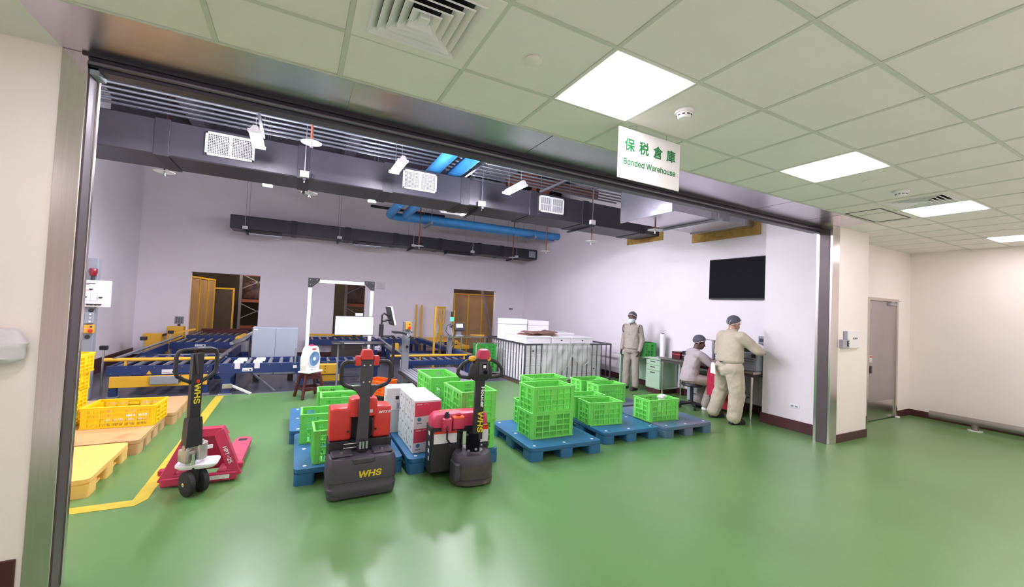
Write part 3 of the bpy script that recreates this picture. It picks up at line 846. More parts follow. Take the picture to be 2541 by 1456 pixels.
# side rails and lift bed between the transfers
t = thing('lift_bed', 'blue lift bed with long side guides behind the yellow bar', 'conveyor', (-2.5, 10.02, 0))
for x0_, x1_, nm in ((-0.05, 0.02, 'left'), (1.32, 1.4, 'right')):
    MB().bar(((x0_ + x1_) / 2, 0, 0.46), ((x0_ + x1_) / 2 + 0.06, 1.41, 0.50), 0.06, 0.16).build('side_frame', M_BLUE, t)
    MB().bar(((x0_ + x1_) / 2, -1.3, 0.6), ((x0_ + x1_) / 2 + 0.1, 2.4, 0.66), 0.05, 0.03).build('side_guide', M_GALV, t)
for k in range(4):
    MB().box(0.02, 1.32, 0.12 + 0.3 * k, 0.2 + 0.3 * k, 0.26, 0.34, 0.004).build('cross_beam', M_BLUE if k % 2 else M_NAVY, t)
for k in range(2):
    MB().cyl((0.02, 0.3 + 0.5 * k, 0.4), (1.32, 0.3 + 0.5 * k, 0.4), 0.02, 10).build('tie_rod', M_GALV, t, True)
for x in (0, 1.33):
    for y in (0.1, 1.2):
        MB().box(x - 0.03, x + 0.05, y, y + 0.08, 0, 0.45).build('leg', M_NAVY, t)
A2 = conveyor('blue conveyor in front of the first back wall opening', -2.42, -1.02, 11.45, 12.5, 0.6, 8)
label_plate(A2, 0.55, -0.001, 0.5, 0.2, 0.05)
MB().bar((1.3, -1.5, 0.72), (1.5, 0.6, 0.78), 0.06, 0.05).build('side_guide', M_GALV, A2)
MB().cyl((1.33, -0.8, 0.76), (1.4, -0.3, 0.78), 0.05, 12).build('guide_sleeve', M_YEL, A2, True)
MB().box(1.25, 1.5, -0.35, -0.3, 0.4, 0.66, 0.02).build('clear_guard', M_GALV, A2)
A3 = conveyor('blue conveyor passing through the first back wall opening', -2.35, -1.0, 12.6, 15.0, 0.66, 9)
MB().box(0.25, 1.2, 0.5, 0.58, 0.68, 0.75, 0.004).build('chain_cover', M_STOOL, A3)
MB().box(0.1, 1.25, 1.2, 1.26, 0.68, 0.74, 0.004).build('chain_cover', M_STOOL, A3)
# photo-eye posts by the left wall
for k, (x, y, z) in enumerate(((-2.7, 8.95, 0.72), (-2.55, 10.3, 0.75), (-2.4, 11.5, 0.78))):
    t = thing('sensor_post', ['small sensor post at the left end of the yellow bar', 'small sensor post beside the middle of the left lift bed', 'small sensor post farthest back along the left conveyor'][k], 'sensor', (x - 0.02, y, 0), 0, 'sensor posts by the left conveyor')
    MB().cyl((0, 0, 0), (0, 0, z), 0.016, 8).build('post', M_GALV, t, True)
    MB().box(-0.05, 0.05, -0.03, 0.03, z, z + 0.07, 0.008).build('sensor_head', M_BLACK, t)
# yellow motor boxes at the back left
for k, (x, y, z0, z1) in enumerate(((-2.85, 12.1, 0, 0.74), (-2.58, 12.75, 0, 0.86))):
    t = thing('drive_box', ['yellow drive box at the back left with a raised arm', 'taller yellow drive box beside the first opening'][k], 'drive box', (x, y, 0), 0, 'yellow drive boxes')
    MB().box(-0.16, 0.16, -0.12, 0.12, z0, z1, 0.006).build('housing', M_YEL, t)
    if k == 0:
        MB().bar((0.2, 0, z1 - 0.04), (0.75, 0.1, z1 + 0.1), 0.03, 0.04).build('arm', M_YEL, t)
        MB().bar((0.12, 0, z1 - 0.06), (0.24, 0, z1 - 0.02), 0.05).build('arm_clamp', M_BLACK, t)
# transverse front conveyor
B = conveyor('blue conveyor with white covers on its rollers in front of the grey cabinet', -1.17, 0.24, 8.5, 9.35, 0.52, 8, chan=0.17, legs=False, rr_=0.035)
for x in (0.1, 1.26):
    for y in (0.0, 0.75):
        lg = MB().box(x, x + 0.13, y + 0.004, y + 0.1, 0.015, 0.36, 0.004).build('leg', M_BLUE, B)
        MB().prism([(x - 0.08, 0.36), (x + 0.21, 0.36), (x + 0.13, 0.28), (x, 0.28)], -y - 0.03, -y - 0.002, Matrix.Rotation(PI / 2, 4, 'X')).build('gusset', M_BLUE, lg)
        MB().box(x - 0.03, x + 0.16, y - 0.02, y + 0.12, 0, 0.015).build('foot_plate', M_GALV, lg)
for x in (0.33, 0.62):
    MB().box(x - 0.08, x + 0.06, 0.06, 0.3, 0.5, 0.545, 0.012, 2).build('sensor_cover', M_WHITEP, B)
    MB().box(x - 0.06, x + 0.09, 0.36, 0.55, 0.5, 0.55, 0.012, 2).build('sensor_cover', M_WHITEP, B)
    MB().box(x - 0.05, x + 0.03, -0.008, -0.001, 0.43, 0.53).build('note_card', M_PAPER, B)
label_plate(B, 0.47, -0.001, 0.38, 0.15, 0.06)
MB().bar((0.24, 0.05, 0.14), (0.55, -0.12, 0.015), 0.035, 0.03).build('floor_brace', M_WHITE, B)
MB().bar((0.45, 0.5, 0.32), (0.9, 0.0, 0.015), 0.03, 0.03).build('floor_brace', M_GALV, B)
MB().box(0.12, 0.26, -0.03, 0.0, 0.1, 0.18, 0.006).build('brace_clamp', M_GALV, B)
m = MB().cyl((1.2, -0.01, 0.5), (1.2, -0.01, 0.78), 0.012, 8)
m.build('sensor_stalk', M_GALV, B)
MB().box(1.17, 1.23, -0.03, 0.0, 0.42, 0.47).build('sensor_tag', M_PAPER, B)
# grey two-door cabinet
t = thing('electrical_cabinet', 'light grey two-door electrical cabinet behind the front conveyor', 'cabinet', (-0.74, 9.5, 0))
MB().box(0, 0.8, 0.0, 0.3, 0.14, 1.08, 0.006).build('body', M_GREY, t)
for x0_, x1_ in ((0.006, 0.398), (0.402, 0.794)):
    MB().box(x0_, x1_, -0.02, 0.0, 0.15, 1.07, 0.005).build('door', M_GREY, t)
MB().box(0.41, 0.44, -0.045, -0.018, 0.36, 0.5, 0.006).build('handle', M_BLACK, t)
MB().box(0.03, 0.09, -0.023, -0.019, 1.03, 1.05).build('maker_plate', M_WHITEP, t)
for x in (0.05, 0.65):
    MB().box(x, x + 0.1, 0.05, 0.25, 0, 0.14).build('foot', M_BLACK, t)
# aluminium gantry frame
t = thing('profile_gantry', 'white aluminium profile gantry with black corner plates', 'gantry', (0.2, 9.72, 0))
MB().box(0, 0.07, 0, 0.07, 0.01, 2.12, 0.004).build('post', M_WHITE, t)
MB().box(1.26, 1.33, 0, 0.07, 0.01, 2.12, 0.004).build('post', M_WHITE, t)
MB().box(0.07, 1.26, 0, 0.07, 2.03, 2.1, 0.004).build('crossbar', M_WHITE, t)
for x, s_ in ((-0.01, 1), (1.34, -1)):
    m = MB().prism([(x, 2.13), (x + s_ * 0.22, 2.13), (x + s_ * 0.22, 2.06), (x + s_ * 0.08, 1.93), (x, 1.93)], 0.004, 0.02, Matrix.Rotation(PI / 2, 4, 'X'))
    cp = m.build('corner_plate', M_BLACK, t)
    m = MB()
    for dx, z in ((0.04, 2.09), (0.04, 1.98), (0.17, 2.09)):
        m.cyl((x + s_ * dx, -0.024, z), (x + s_ * dx, -0.018, z), 0.01, 8)
    m.build('bolts', M_CHROME, cp)
for x in (0.0, 1.26):
    MB().box(x - 0.04, x + 0.11, -0.04, 0.11, 0, 0.012).build('foot_plate', M_BLACK, t)
MB().box(1.22, 1.25, 0.0, 0.02, 1.7, 1.85).build('cable_clip', M_GREYC, t)
# middle lines
C = conveyor('blue conveyor along the back wall between the first two openings', 0.3, 2.1, 11.9, 12.8, 0.62, 9)
MB().box(0.0, 1.4, 0.86, 0.92, 0.64, 0.7, 0.004).build('guard_bar', M_YEL, C)
label_plate(C, 0.9, -0.001, 0.52, 0.2, 0.06)
MB().bar((1.72, -2.2, 0.58), (1.78, 0.0, 0.64), 0.05, 0.08).build('side_guide', M_GALV, C)
t = conveyor('low blue conveyor behind the fan with a yellow end box', 0.36, 1.62, 9.0, 9.64, 0.46, 7)
MB().box(0.1, 0.42, -0.14, -0.01, 0.22, 0.42, 0.01).build('end_box', M_YEL, t)
MB().box(0.1, 0.55, -0.1, 0.0, 0.08, 0.2, 0.006).build('kick_plate', M_YEL, t)
m = MB()
for z in (0.27, 0.33, 0.38):
    m.cyl((0.2, -0.148, z), (0.2, -0.14, z), 0.01, 8)
m.build('fixings', M_BLACK, t)
MB().prism([(1.0, 0.3), (1.1, 0.3), (1.02, 0.75)], 0.05, 0.07, Matrix.Rotation(PI / 2, 4, 'X')).build('clear_guard', M_WHITE, t)
# right line
D = conveyor('blue conveyor behind the green crates with a yellow bar across its front', 2.2, 3.72, 9.02, 9.58, 0.43, 8, chan=0.115)
MB().cyl((-0.35, 0.1, 0.52), (1.5, 0.1, 0.52), 0.028, 12).build('guard_bar', M_YEL, D, True)
for x in (0.3, 1.35):
    MB().box(x - 0.015, x + 0.015, 0.08, 0.12, 0.42, 0.5).build('bar_bracket', M_YEL, D)
MB().box(-0.14, -0.02, -0.01, 0.08, 0.26, 0.44, 0.006).build('end_block', M_WHITEP, D)
MB().bar((1.46, 0.0, 0.48), (0.96, 3.0, 0.62), 0.06, 0.1).build('side_guide', M_BLUE, D)
MB().bar((1.52, 0.0, 0.54), (1.02, 3.0, 0.68), 0.04, 0.03).build('side_guide', M_GALV, D)
MB().bar((-0.05, 0.0, 0.46), (-0.15, 2.8, 0.6), 0.06, 0.1).build('side_guide', M_BLUE, D)
MB().bar((-0.05, 0.0, 0.53), (-0.15, 2.8, 0.66), 0.05, 0.025).build('side_guide', M_GALV, D)
for k in range(3):
    MB().box(0.02, 1.4, 1.5 + 0.5 * k, 1.58 + 0.5 * k, 0.25, 0.33, 0.004).build('cross_beam', M_BLUE if k != 1 else M_GALV, D)
MB().box(0.05, 0.2, 1.8, 1.95, 0.42, 0.62, 0.006).build('junction_box', M_YEL, D)
label_plate(D, -0.35 + 0.05, 2.0, 0.44, 0.14, 0.1)
t = conveyor('blue conveyor under the yellow platform at the back', 2.3, 3.3, 12.1, 12.9, 0.62, 6)
E = thing('stacking_platform', 'yellow stacking platform with slatted top at the back wall', 'platform', (3.3, 11.7, 0))
for x in (0.0, 0.95):
    MB().box(x, x + 0.08, 0, 1.1, 0.5, 0.62, 0.004).build('side_rail', M_YEL, E)
for k in range(7):
    MB().box(0.08, 0.95, 0.02 + 0.16 * k, 0.1 + 0.16 * k, 0.57, 0.61, 0.003).build('slat', M_YEL, E)
for x in (0.02, 0.97):
    for y in (0.05, 1.0):
        MB().box(x, x + 0.06, y, y + 0.06, 0, 0.5).build('leg', M_NAVY, E)
MB().box(0.5, 1.05, -0.9, -0.82, 0.46, 0.56, 0.004).bar((1.02, -0.86, 0.5), (1.0, 0.0, 0.55), 0.07, 0.06).build('front_rail', M_YEL, E)
for k, (x, y, z, l) in enumerate(((3.37, 12.98, 1.63, 'left one of the two close tall yellow posts at the back'), (3.54, 12.98, 1.62, 'right one of the two close tall yellow posts at the back'), (3.26, 10.6, 1.62, 'tall yellow post standing in front of the stacking platform'), (4.55, 12.75, 1.5, 'tall yellow post at the edge of the third opening'))):
    t = thing('guide_post', l, 'post', (x, y, 0), 0, 'yellow guide posts')
    MB().box(-0.025, 0.025, -0.025, 0.025, 0.01, z, 0.005).build('post', M_YEL, t)
    MB().box(-0.07, 0.07, -0.06, 0.06, 0, 0.012).build('base_plate', M_YEL, t)
t = thing('guide_loop', 'yellow post topped with a long looped guide at the back wall', 'post', (4.15, 12.85, 0))
MB().box(-0.05, 0.05, -0.03, 0.03, 0.0, 1.1, 0.006).build('post', M_YEL, t)
for x in (-0.1, 0.0, 0.1):
    MB().tube([(x * 0.3, 0, 1.0), (x, 0, 1.1), (x, 0, 1.5), (x * 0.9, 0, 1.56)], 0.03, 8).build('loop_bar', M_YEL, t, True)
MB().box(-0.14, 0.14, -0.03, 0.03, 1.53, 1.6, 0.012).build('loop_head', M_YEL, t)
MB().box(-0.1, 0.1, -0.05, 0.05, 0.55, 0.75, 0.006).build('collar', M_YEL, t)
# low grey roller plate in front of the right line
t = thing('lift_plate', 'low grey steel lift plate with ribbed edge in front of the right conveyor', 'lift table', (1.9, 6.95, 0))
MB().box(0.28, 1.2, 0.0, 1.55, 0.3, 0.345, 0.004).build('plate', M_LAVPLATE, t)
for k in range(4):
    MB().box(0.02 + k * 0.065, 0.065 + k * 0.065, 0.0, 1.55, 0.305, 0.34, 0.008).build('edge_rib', M_GREYC, t)
MB().box(0.0, 1.2, 0.0, 1.55, 0.255, 0.3).build('frame', M_DARKMETAL, t)
for x in (0.05, 1.05):
    for y in (0.1, 1.35):
        MB().box(x, x + 0.1, y, y + 0.1, 0, 0.255).build('leg', M_GREYC, t)
m = MB()
for k in range(26):
    m.box(0.3 + k * 0.034, 0.318 + k * 0.034, -0.012, 0.0, 0.27, 0.335)
m.build('edge_teeth', M_GALV, t, kind='stuff')
# control column with switch board at left
t = thing('control_pedestal', 'grey control column with red beacon and white switch board', 'control column', (-2.84, 8.66, 0))
MB().box(-0.09, 0.09, -0.06, 0.06, 0.0, 2.17, 0.006).build('column', M_GREYC, t)
b_ = MB().box(-0.22, 0.27, -0.13, -0.06, 1.42, 1.83, 0.006).build('switch_board', M_WHITEP, t)
pos = [(-0.17, 1.70), (0.055, 1.70), (-0.12, 1.58), (-0.005, 1.58), (0.17, 1.58), (-0.18, 1.47), (-0.13, 1.47), (0.03, 1.47), (0.075, 1.47), (0.12, 1.47), (0.165, 1.47)]
for x, z in pos:
    k_ = MB().prism([(0.021 * math.cos(PI + a), 0.024 * math.sin(PI + a)) for a in [PI * i / 8 for i in range(9)]], 0.13, 0.155,
                    Matrix.Translation((x, 0, z)) @ Matrix.Rotation(PI / 2, 4, 'X')).build('rotary_switch', M_BLACK, b_)
MB().box(-0.02, 0.10, -0.1315, -0.13, 1.775, 1.785).box(-0.02, 0.03, -0.1315, -0.13, 1.755, 1.762).build('board_print', M_MARK_K, b_)
MB().box(-0.07, 0.05, -0.1315, -0.13, 1.515, 1.518).box(-0.07, -0.067, -0.1315, -0.13, 1.515, 1.65).box(0.05, 0.053, -0.1315, -0.13, 1.515, 1.65).box(0.05, 0.13, -0.1315, -0.13, 1.515, 1.518).box(0.127, 0.13, -0.1315, -0.13, 1.515, 1.65).build('board_diagram', M_GREY, b_)
bc = MB().cyl((0.05, -0.09, 1.83), (0.05, -0.09, 1.9), 0.022, 10).build('beacon', M_BLACK, t, True)
MB().lathe([(0.04, 1.9), (0.05, 1.95), (0.05, 2.0), (0.045, 2.01), (0.0, 2.01)], (0.05, -0.09, 0), 16).build('lens', M_REDLENS, bc, True)
MB().box(0.0, 0.1, -0.13, -0.06, 1.17, 1.34, 0.006).build('push_button_box', M_GREY, t)
for z in (1.2, 1.255, 1.31):
    MB().cyl((0.07, -0.13, z), (0.07, -0.145, z), 0.015, 10).build('push_button', M_CHROME, t, True)
e_ = MB().box(0.0, 0.11, -0.13, -0.06, 1.02, 1.15, 0.006).build('emergency_stop', M_YEL, t)
MB().lathe([(0.018, 0.0), (0.03, 0.02), (0.028, 0.035), (0.0, 0.04)], (0.085, -0.13, 1.06), 14, Matrix.Rotation(PI / 2, 4, 'X')).build('stop_button', M_REDBTN, e_, True)
MB().cyl((0.085, -0.13, 1.12), (0.085, -0.142, 1.12), 0.012, 10).build('key_switch', M_BLACK, e_, True)
for p_ in ((0.03, -0.06, 0.96), (0.05, -0.06, 1.37)):
    MB().lathe([(0.03, 0.0), (0.03, 0.02), (0.0, 0.02)], p_, 12, Matrix.Rotation(PI / 2, 4, 'X')).build('cable_gland', M_BLACK, t, True)

# computer stand
t = thing('computer_stand', 'slim dark stand carrying the large lit monitor', 'stand', (1.05, 8.45, 0))
MB().box(-0.42, 0.52, -0.2, 0.25, 0.86, 0.885, 0.004).build('top', M_BLACK, t)
for x in (-0.3, 0.3):
    MB().cyl((x, 0.1, 0.01), (x, 0.1, 0.86), 0.018, 10).build('leg', M_GREYC, t, True)
MB().box(-0.4, 0.4, -0.12, 0.22, 0.0, 0.03, 0.004).build('base', M_BLACK, t)
t = thing('monitor', 'large monitor with a blank lit screen facing the room', 'monitor', (1.02, 8.5, 0.885))
MB().box(-0.36, 0.35, -0.01, 0.03, 0.13, 0.5, 0.004).build('casing', M_BLACK, t)
MB().box(-0.35, 0.34, -0.014, -0.009, 0.145, 0.49).build('screen', M_SCREEN, t)
MB().box(-0.03, 0.03, 0.03, 0.07, 0.01, 0.3).box(-0.14, 0.14, -0.06, 0.12, 0, 0.012, 0.004).build('stand', M_BLACK, t)
MB().box(0.0, 0.14, 0.0, 0.02, 0.505, 0.56, 0.004).build('clip_card', M_PAPER, t)
t = thing('keyboard', 'black keyboard on the stand below the lit monitor', 'keyboard', (0.95, 8.31, 0.885))
MB().box(-0.24, 0.24, -0.05, 0.08, 0, 0.02, 0.004).build('case', M_BLACK, t)
m = MB()
for i in range(14):
    for j in range(4):
        m.box(-0.225 + i * 0.033, -0.199 + i * 0.033, -0.04 + j * 0.028, -0.018 + j * 0.028, 0.02, 0.028)
m.build('keys', M_CHAR, t, kind='stuff')
tag(MB().box(0.82, 1.18, 8.235, 8.258, 0.8855, 0.892).build('paper_strip', M_PAPER), 'white paper strip at the front edge of the monitor stand', 'paper')
# post with tilted monitor and keyboard tray
t = thing('monitor_arm_post', 'black post with jointed arm holding a side-on monitor', 'monitor arm', (1.78, 8.5, 0))
MB().box(-0.025, 0.025, -0.025, 0.025, 0.012, 1.0, 0.004).build('post', M_BLACK, t)
MB().box(-0.27, 0.06, -0.2, 0.2, 0, 0.012).build('base_plate', M_BLACK, t)
MB().tube([(0, 0, 1.0), (-0.26, 0, 1.0)], 0.018, 8).build('lower_arm', M_BLACK, t, True)
MB().box(-0.3, -0.22, -0.04, 0.04, 1.0, 1.24, 0.006).build('arm_column', M_BLACK, t)
MB().tube([(-0.26, 0, 1.24), (-0.26, 0, 1.42), (-0.22, 0, 1.46), (-0.12, 0, 1.4)], 0.018, 8).build('upper_arm', M_BLACK, t, True)
MB().tube([(-0.24, 0, 1.3), (-0.1, 0, 1.34)], 0.02, 8).build('gas_spring', M_BLACK, t, True)
mm = Matrix.Translation((-0.09, 0, 1.40)) @ Matrix.Rotation(math.radians(-14), 4, 'Y')
MB().box(-0.025, 0.0, -0.22, 0.22, -0.17, 0.2, 0.004, 1, mm).build('monitor_back', M_BLACK, t)
MB().box(0.0, 0.035, -0.22, 0.22, -0.17, 0.2, 0.004, 1, mm).build('monitor_front', M_WHITEP, t)
t = thing('keyboard_tray', 'black curved keyboard tray on a grey column', 'tray', (1.92, 8.32, 0.99))
m = MB()
rings = []
for i in range(9):
    u = i / 8
    x = -0.2 + 0.52 * u
    z = 0.09 - 0.2 * u + 0.06 * math.sin(u * PI * 1.2)
    wv = 0.16 - 0.03 * u
    rings.append([(x, -wv, z), (x, wv, z), (x, wv, z + 0.035), (x, -wv, z + 0.035)])
m.loft(rings).build('tray', M_BLACK, t, True)
MB().cyl((0.06, -0.14, 0.06), (0.06, -0.2, 0.06), 0.028, 14).build('knob', M_GREY, t, True)
t = thing('control_pedestal', 'light grey column with yellow emergency stop between the conveyors', 'control column', (2.05, 8.62, 0))
MB().box(-0.07, 0.07, -0.05, 0.05, 0.015, 1.3, 0.006).build('column', M_GREYC, t)
MB().cyl((0.02, -0.05, 0.78), (0.02, -0.06, 0.78), 0.03, 14).build('key_lock', M_BLACK, t, True)
e_ = MB().box(-0.04, 0.07, -0.12, -0.05, 1.14, 1.3, 0.006).build('emergency_stop', M_YEL, t)
MB().lathe([(0.018, 0.0), (0.03, 0.02), (0.028, 0.035), (0.0, 0.04)], (0.03, -0.12, 1.18), 14, Matrix.Rotation(PI / 2, 4, 'X')).build('stop_button', M_REDBTN, e_, True)
MB().cyl((0.03, -0.12, 1.25), (0.03, -0.135, 1.25), 0.012, 10).build('key_switch', M_BLACK, e_, True)
MB().sph((0.1, -0.05, 1.1), 0.03).build('lamp', M_CHROME, t, True)
MB().box(-0.18, 0.18, -0.18, 0.18, 0, 0.015).build('base_plate', M_BLACK, t)
# scale table
t = thing('scale_table', 'tubular steel table with a scale indicator in front of the third opening', 'table', (3.3, 9.62, 0))
MB().box(-0.02, 1.06, -0.02, 0.6, 0.88, 0.91, 0.006).build('top', M_STEEL, t)
for x in (0.0, 0.36, 1.0):
    for y in (0.02, 0.55):
        MB().cyl((x, y, 0), (x, y, 0.88), 0.018, 10).build('leg', M_STEEL, t, True)
MB().box(0.06, 0.15, 0.1, 0.2, 0.0, 0.88).build('cable_duct', M_GREYC, t)
t = thing('scale_indicator', 'grey weighing indicator with small lit display on the steel table', 'scale', (3.62, 9.75, 0.91))
MB().box(-0.1, 0.1, -0.08, 0.08, 0, 0.03, 0.006).build('base', M_GREYC, t)
MB().box(-0.06, 0.06, -0.02, 0.02, 0.03, 0.14).build('neck', M_GREYC, t)
mm = Matrix.Translation((0, -0.02, 0.22)) @ Matrix.Rotation(math.radians(-18), 4, 'X')
MB().box(-0.13, 0.13, -0.04, 0.04, -0.09, 0.1, 0.015, 2, mm).build('housing', M_CHAR, t)
MB().box(-0.085, 0.085, -0.044, -0.038, -0.02, 0.075, 0, 1, mm).build('display', M_LCD, t)
t = thing('handheld_scanner', 'grey handheld scanner with looped black cable on the steel table', 'scanner', (3.44, 9.74, 0.91))
MB().bar((0.02, 0, 0.0), (-0.05, 0, 0.24), 0.06, 0.05, bev=0.012).build('grip', M_GREY, t)
MB().bar((-0.06, -0.02, 0.22), (0.0, -0.02, 0.28), 0.06, 0.06, bev=0.012).build('head', M_CHAR, t)
MB().tube([(0.03, 0, 0.02), (-0.06, -0.02, 0.0), (-0.16, 0, 0.12), (-0.13, 0, 0.26), (-0.03, 0, 0.3), (0.0, 0, 0.27)], 0.008, 6).build('cable', M_BLACK, t, True)
t = thing('beacon_light', 'green lit stack beacon behind the scale indicator', 'beacon', (3.5, 9.95, 0.91))
MB().cyl((0, 0, 0), (0, 0, 0.36), 0.012, 8).build('stem', M_GREYC, t, True)
MB().cyl((0, 0, 0.36), (0, 0, 0.46), 0.045, 14).build('green_lens', M_GREENLAMP, t, True)
MB().cyl((0, 0, 0.46), (0, 0, 0.6), 0.035, 14).build('dark_lens', M_BLACK, t, True)
tag(MB().bar((4.0, 9.9, 0.93), (4.35, 9.8, 0.93), 0.02, 0.02).build('yellow_rod', M_YEL), 'yellow rod lying on the steel table right of the scale', 'rod')

# back rooms: yellow screens, racking and wrapped loads
def screen_panel(label, x0, y0, x1, y1, z, n, pm=None):
    t = thing('safety_screen', label, 'screen', (x0, y0, 0), math.atan2(y1 - y0, x1 - x0), 'yellow framed safety screens')
    L = math.hypot(x1 - x0, y1 - y0)
    for k in range(n + 1):
        x = L * k / n
        MB().box(x - 0.025, x + 0.025, -0.025, 0.025, 0, z).build('upright', M_YEL, t)
    MB().box(0.03, L - 0.03, -0.02, 0.02, z - 0.05, z - 0.002).build('top_rail', M_YEL, t)
    for k in range(n):
        MB().box(L * k / n + 0.03, L * (k + 1) / n - 0.03, -0.004, 0.004, 0.1, z - 0.06).build('panel', pm or M_AMBER, t)
    return t
screen_panel('yellow framed amber screen seen through the left opening', -2.5, 13.5, -2.35, 16.0, 2.15, 3)
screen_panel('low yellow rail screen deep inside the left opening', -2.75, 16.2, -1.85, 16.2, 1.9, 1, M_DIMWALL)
screen_panel('yellow framed brown screen seen through the right opening', 5.05, 14.2, 6.6, 14.0, 2.1, 3)
t = thing('brace_board', 'grey diagonal boards leaning inside the right opening', 'board', (6.0, 13.6, 0))
MB().bar((-0.15, 0, 2.3), (0.42, 0, 0.2), 0.03, 0.2, (0, 1, 0)).build('diagonal', mat('weathered_board', '#8d8084', 0.7, var=0.1), t)
MB().box(0.4, 0.5, -0.05, 0.05, 0, 2.3).build('post', MATS['weathered_board'], t)
def rack(label, x, y):
    t = thing('pallet_rack', label, 'rack', (x, y, 0), 0, 'dark pallet racks beyond the openings')
    for dx in (0, 0.9):
        MB().box(dx, dx + 0.08, 0, 0.08, 0, 3.2).build('upright', M_RACK, t)
    for k in range(5):
        z = 0.4 + k * 0.5
        MB().bar((0.06, 0.04, z), (0.92, 0.04, z + (0.45 if k % 2 else -0.45)), 0.03, 0.03).build('brace', M_RACK, t)
    for z in (0.55, 1.45, 2.35):
        MB().box(0.08, 0.9, 0.1, 0.16, z, z + 0.1).build('beam', M_RUST, t)
    return t
rack('dark pallet rack at the right side of the left opening', -1.75, 16.6)
rack('dark pallet rack seen through the middle opening', 1.45, 15.2)
for k, (x, y, z, l) in enumerate(((-1.25, 17.2, 1.56, 'film wrapped load on the rack inside the left opening'), (1.95, 15.7, 1.56, 'film wrapped load on the rack inside the middle opening'))):
    m = MB().box(-0.4, 0.4, -0.4, 0.4, 0, 0.62, 0.05, 2)
    t = tag(m.build('wrapped_load', M_LOAD, None, True), l, 'load')
    t.location = (x, y, z)
tag(MB().box(-0.75, 0.42, 15.4, 15.46, 0, 0.9).build('dark_screen', M_RACK), 'dark board standing low beyond the back wall', 'board')
bl = bpy.data.lights.new('back_room_lamp', 'POINT'); bl.energy = 170; bl.color = (1.0, 0.86, 0.7); bl.shadow_soft_size = 0.3  # fill lights added beyond the back openings, no fixture modelled
for x, y in ((-1.2, 15.2), (5.0, 15.6)):
    o = bpy.data.objects.new('back_room_lamp', bl); COL.objects.link(o); o.location = (x, y, 3.6)
    o['kind'] = 'helper'

# ================================================================== PALLETS AND CRATES
def pallet(name, label, w, d, loc, mt, group, rz=0, feet=3, grom=True, h=0.15):
    """plastic pallet: deck with rounded corners, 3 x 3 feet, runners front to back, anti-slip grommets."""
    t = thing(name, label, 'pallet', loc, rz, group)
    MB().prism([(x + w / 2, y + d / 2) for x, y in rr(w, d, 0.05)], h - 0.035, h).build('deck', mt, t)
    MB().prism([(x + w / 2, y + d / 2) for x, y in rr(w - 0.016, d - 0.016, 0.05)], h - 0.05, h - 0.035).build('deck_skirt', mt, t)
    fx = (0.09, w / 2, w - 0.09)
    for i, x in enumerate(fx):
        for j in range(feet):
            y = 0.1 + (d - 0.2) * j / (feet - 1)
            fw_, fd_ = 0.176, 0.196
            sh = 0.012
            pts = rr(fw_, fd_, 0.03, 4)
            m = MB()
            m.loft([[(x + px * 0.98, y + py * 0.98, 0.0) for px, py in pts], [(x + px, y + py, h - 0.045) for px, py in pts]])
            m.build('foot', mt, t)
    for x in fx:
        MB().box(x - 0.05, x + 0.05, 0.15, d - 0.15, 0.002, 0.022, 0.004).build('runner', mt, t)
    if grom:
        k = 0
        me = MB().lathe([(0.018, 0.0), (0.018, 0.0025), (0.012, 0.004), (0.0, 0.004)], n=14).mesh('grommet', M_WHITEP)
        for x in fx:
            for y in (0.08, d / 2, d - 0.08):
                ob('grommet', me, t, loc=(x if x != w / 2 else x + 0.0, y, h - 0.001))
    return t
BP = 'blue plastic pallets on the green floor'
pallet('plastic_pallet', 'blue pallet at the back left under the two empty green crates', 1.0, 1.12, (0.0, 5.44, 0), M_BLUEPAL, BP)
pallet('plastic_pallet', 'blue pallet with the red electric truck backed up to it', 0.98, 1.12, (0.055, 4.22, 0), M_BLUEPAL, BP)
pallet('plastic_pallet', 'blue pallet carrying the red and white cartons', 0.99, 1.14, (1.065, 4.11, 0), M_BLUEPAL, BP)
pallet('plastic_pallet', 'blue pallet behind the cartons, mostly hidden', 0.99, 1.12, (1.07, 5.30, 0), M_BLUEPAL, BP)
pallet('plastic_pallet', 'blue pallet carrying the stack of two large green crates', 0.98, 1.12, (2.375, 3.95, 0), M_BLUEPAL, BP, math.radians(-1.5))
pallet('plastic_pallet', 'blue pallet between the crate stack pallet and the worn pallet', 0.93, 1.12, (3.56, 4.12, 0), M_BLUEPAL, BP, math.radians(-2))
pallet('plastic_pallet', 'worn greyish blue pallet at the right end of the row', 0.95, 1.12, (4.55, 4.02, 0), M_BLUEPALW, BP)
pallet('plastic_pallet', 'blue pallet behind, under the far pair of green crates', 0.98, 1.12, (4.42, 5.24, 0), M_BLUEPALW, BP)
YP = 'yellow plastic pallets along the left'
pallet('plastic_pallet', 'clean yellow pallet nearest the left jamb', 1.22, 0.98, (-2.65, 4.58, 0), M_YPAL, YP, math.radians(1), grom=False, feet=3)
pallet('plastic_pallet', 'worn brownish yellow pallet under the single yellow crate', 1.24, 1.06, (-2.62, 5.60, 0), M_YPALW, YP, math.radians(1), grom=False, feet=4)
pallet('plastic_pallet', 'worn brownish yellow pallet farthest back, behind the yellow crate', 1.26, 1.06, (-2.58, 6.72, 0), M_YPALW, YP, math.radians(1), grom=False, feet=4)

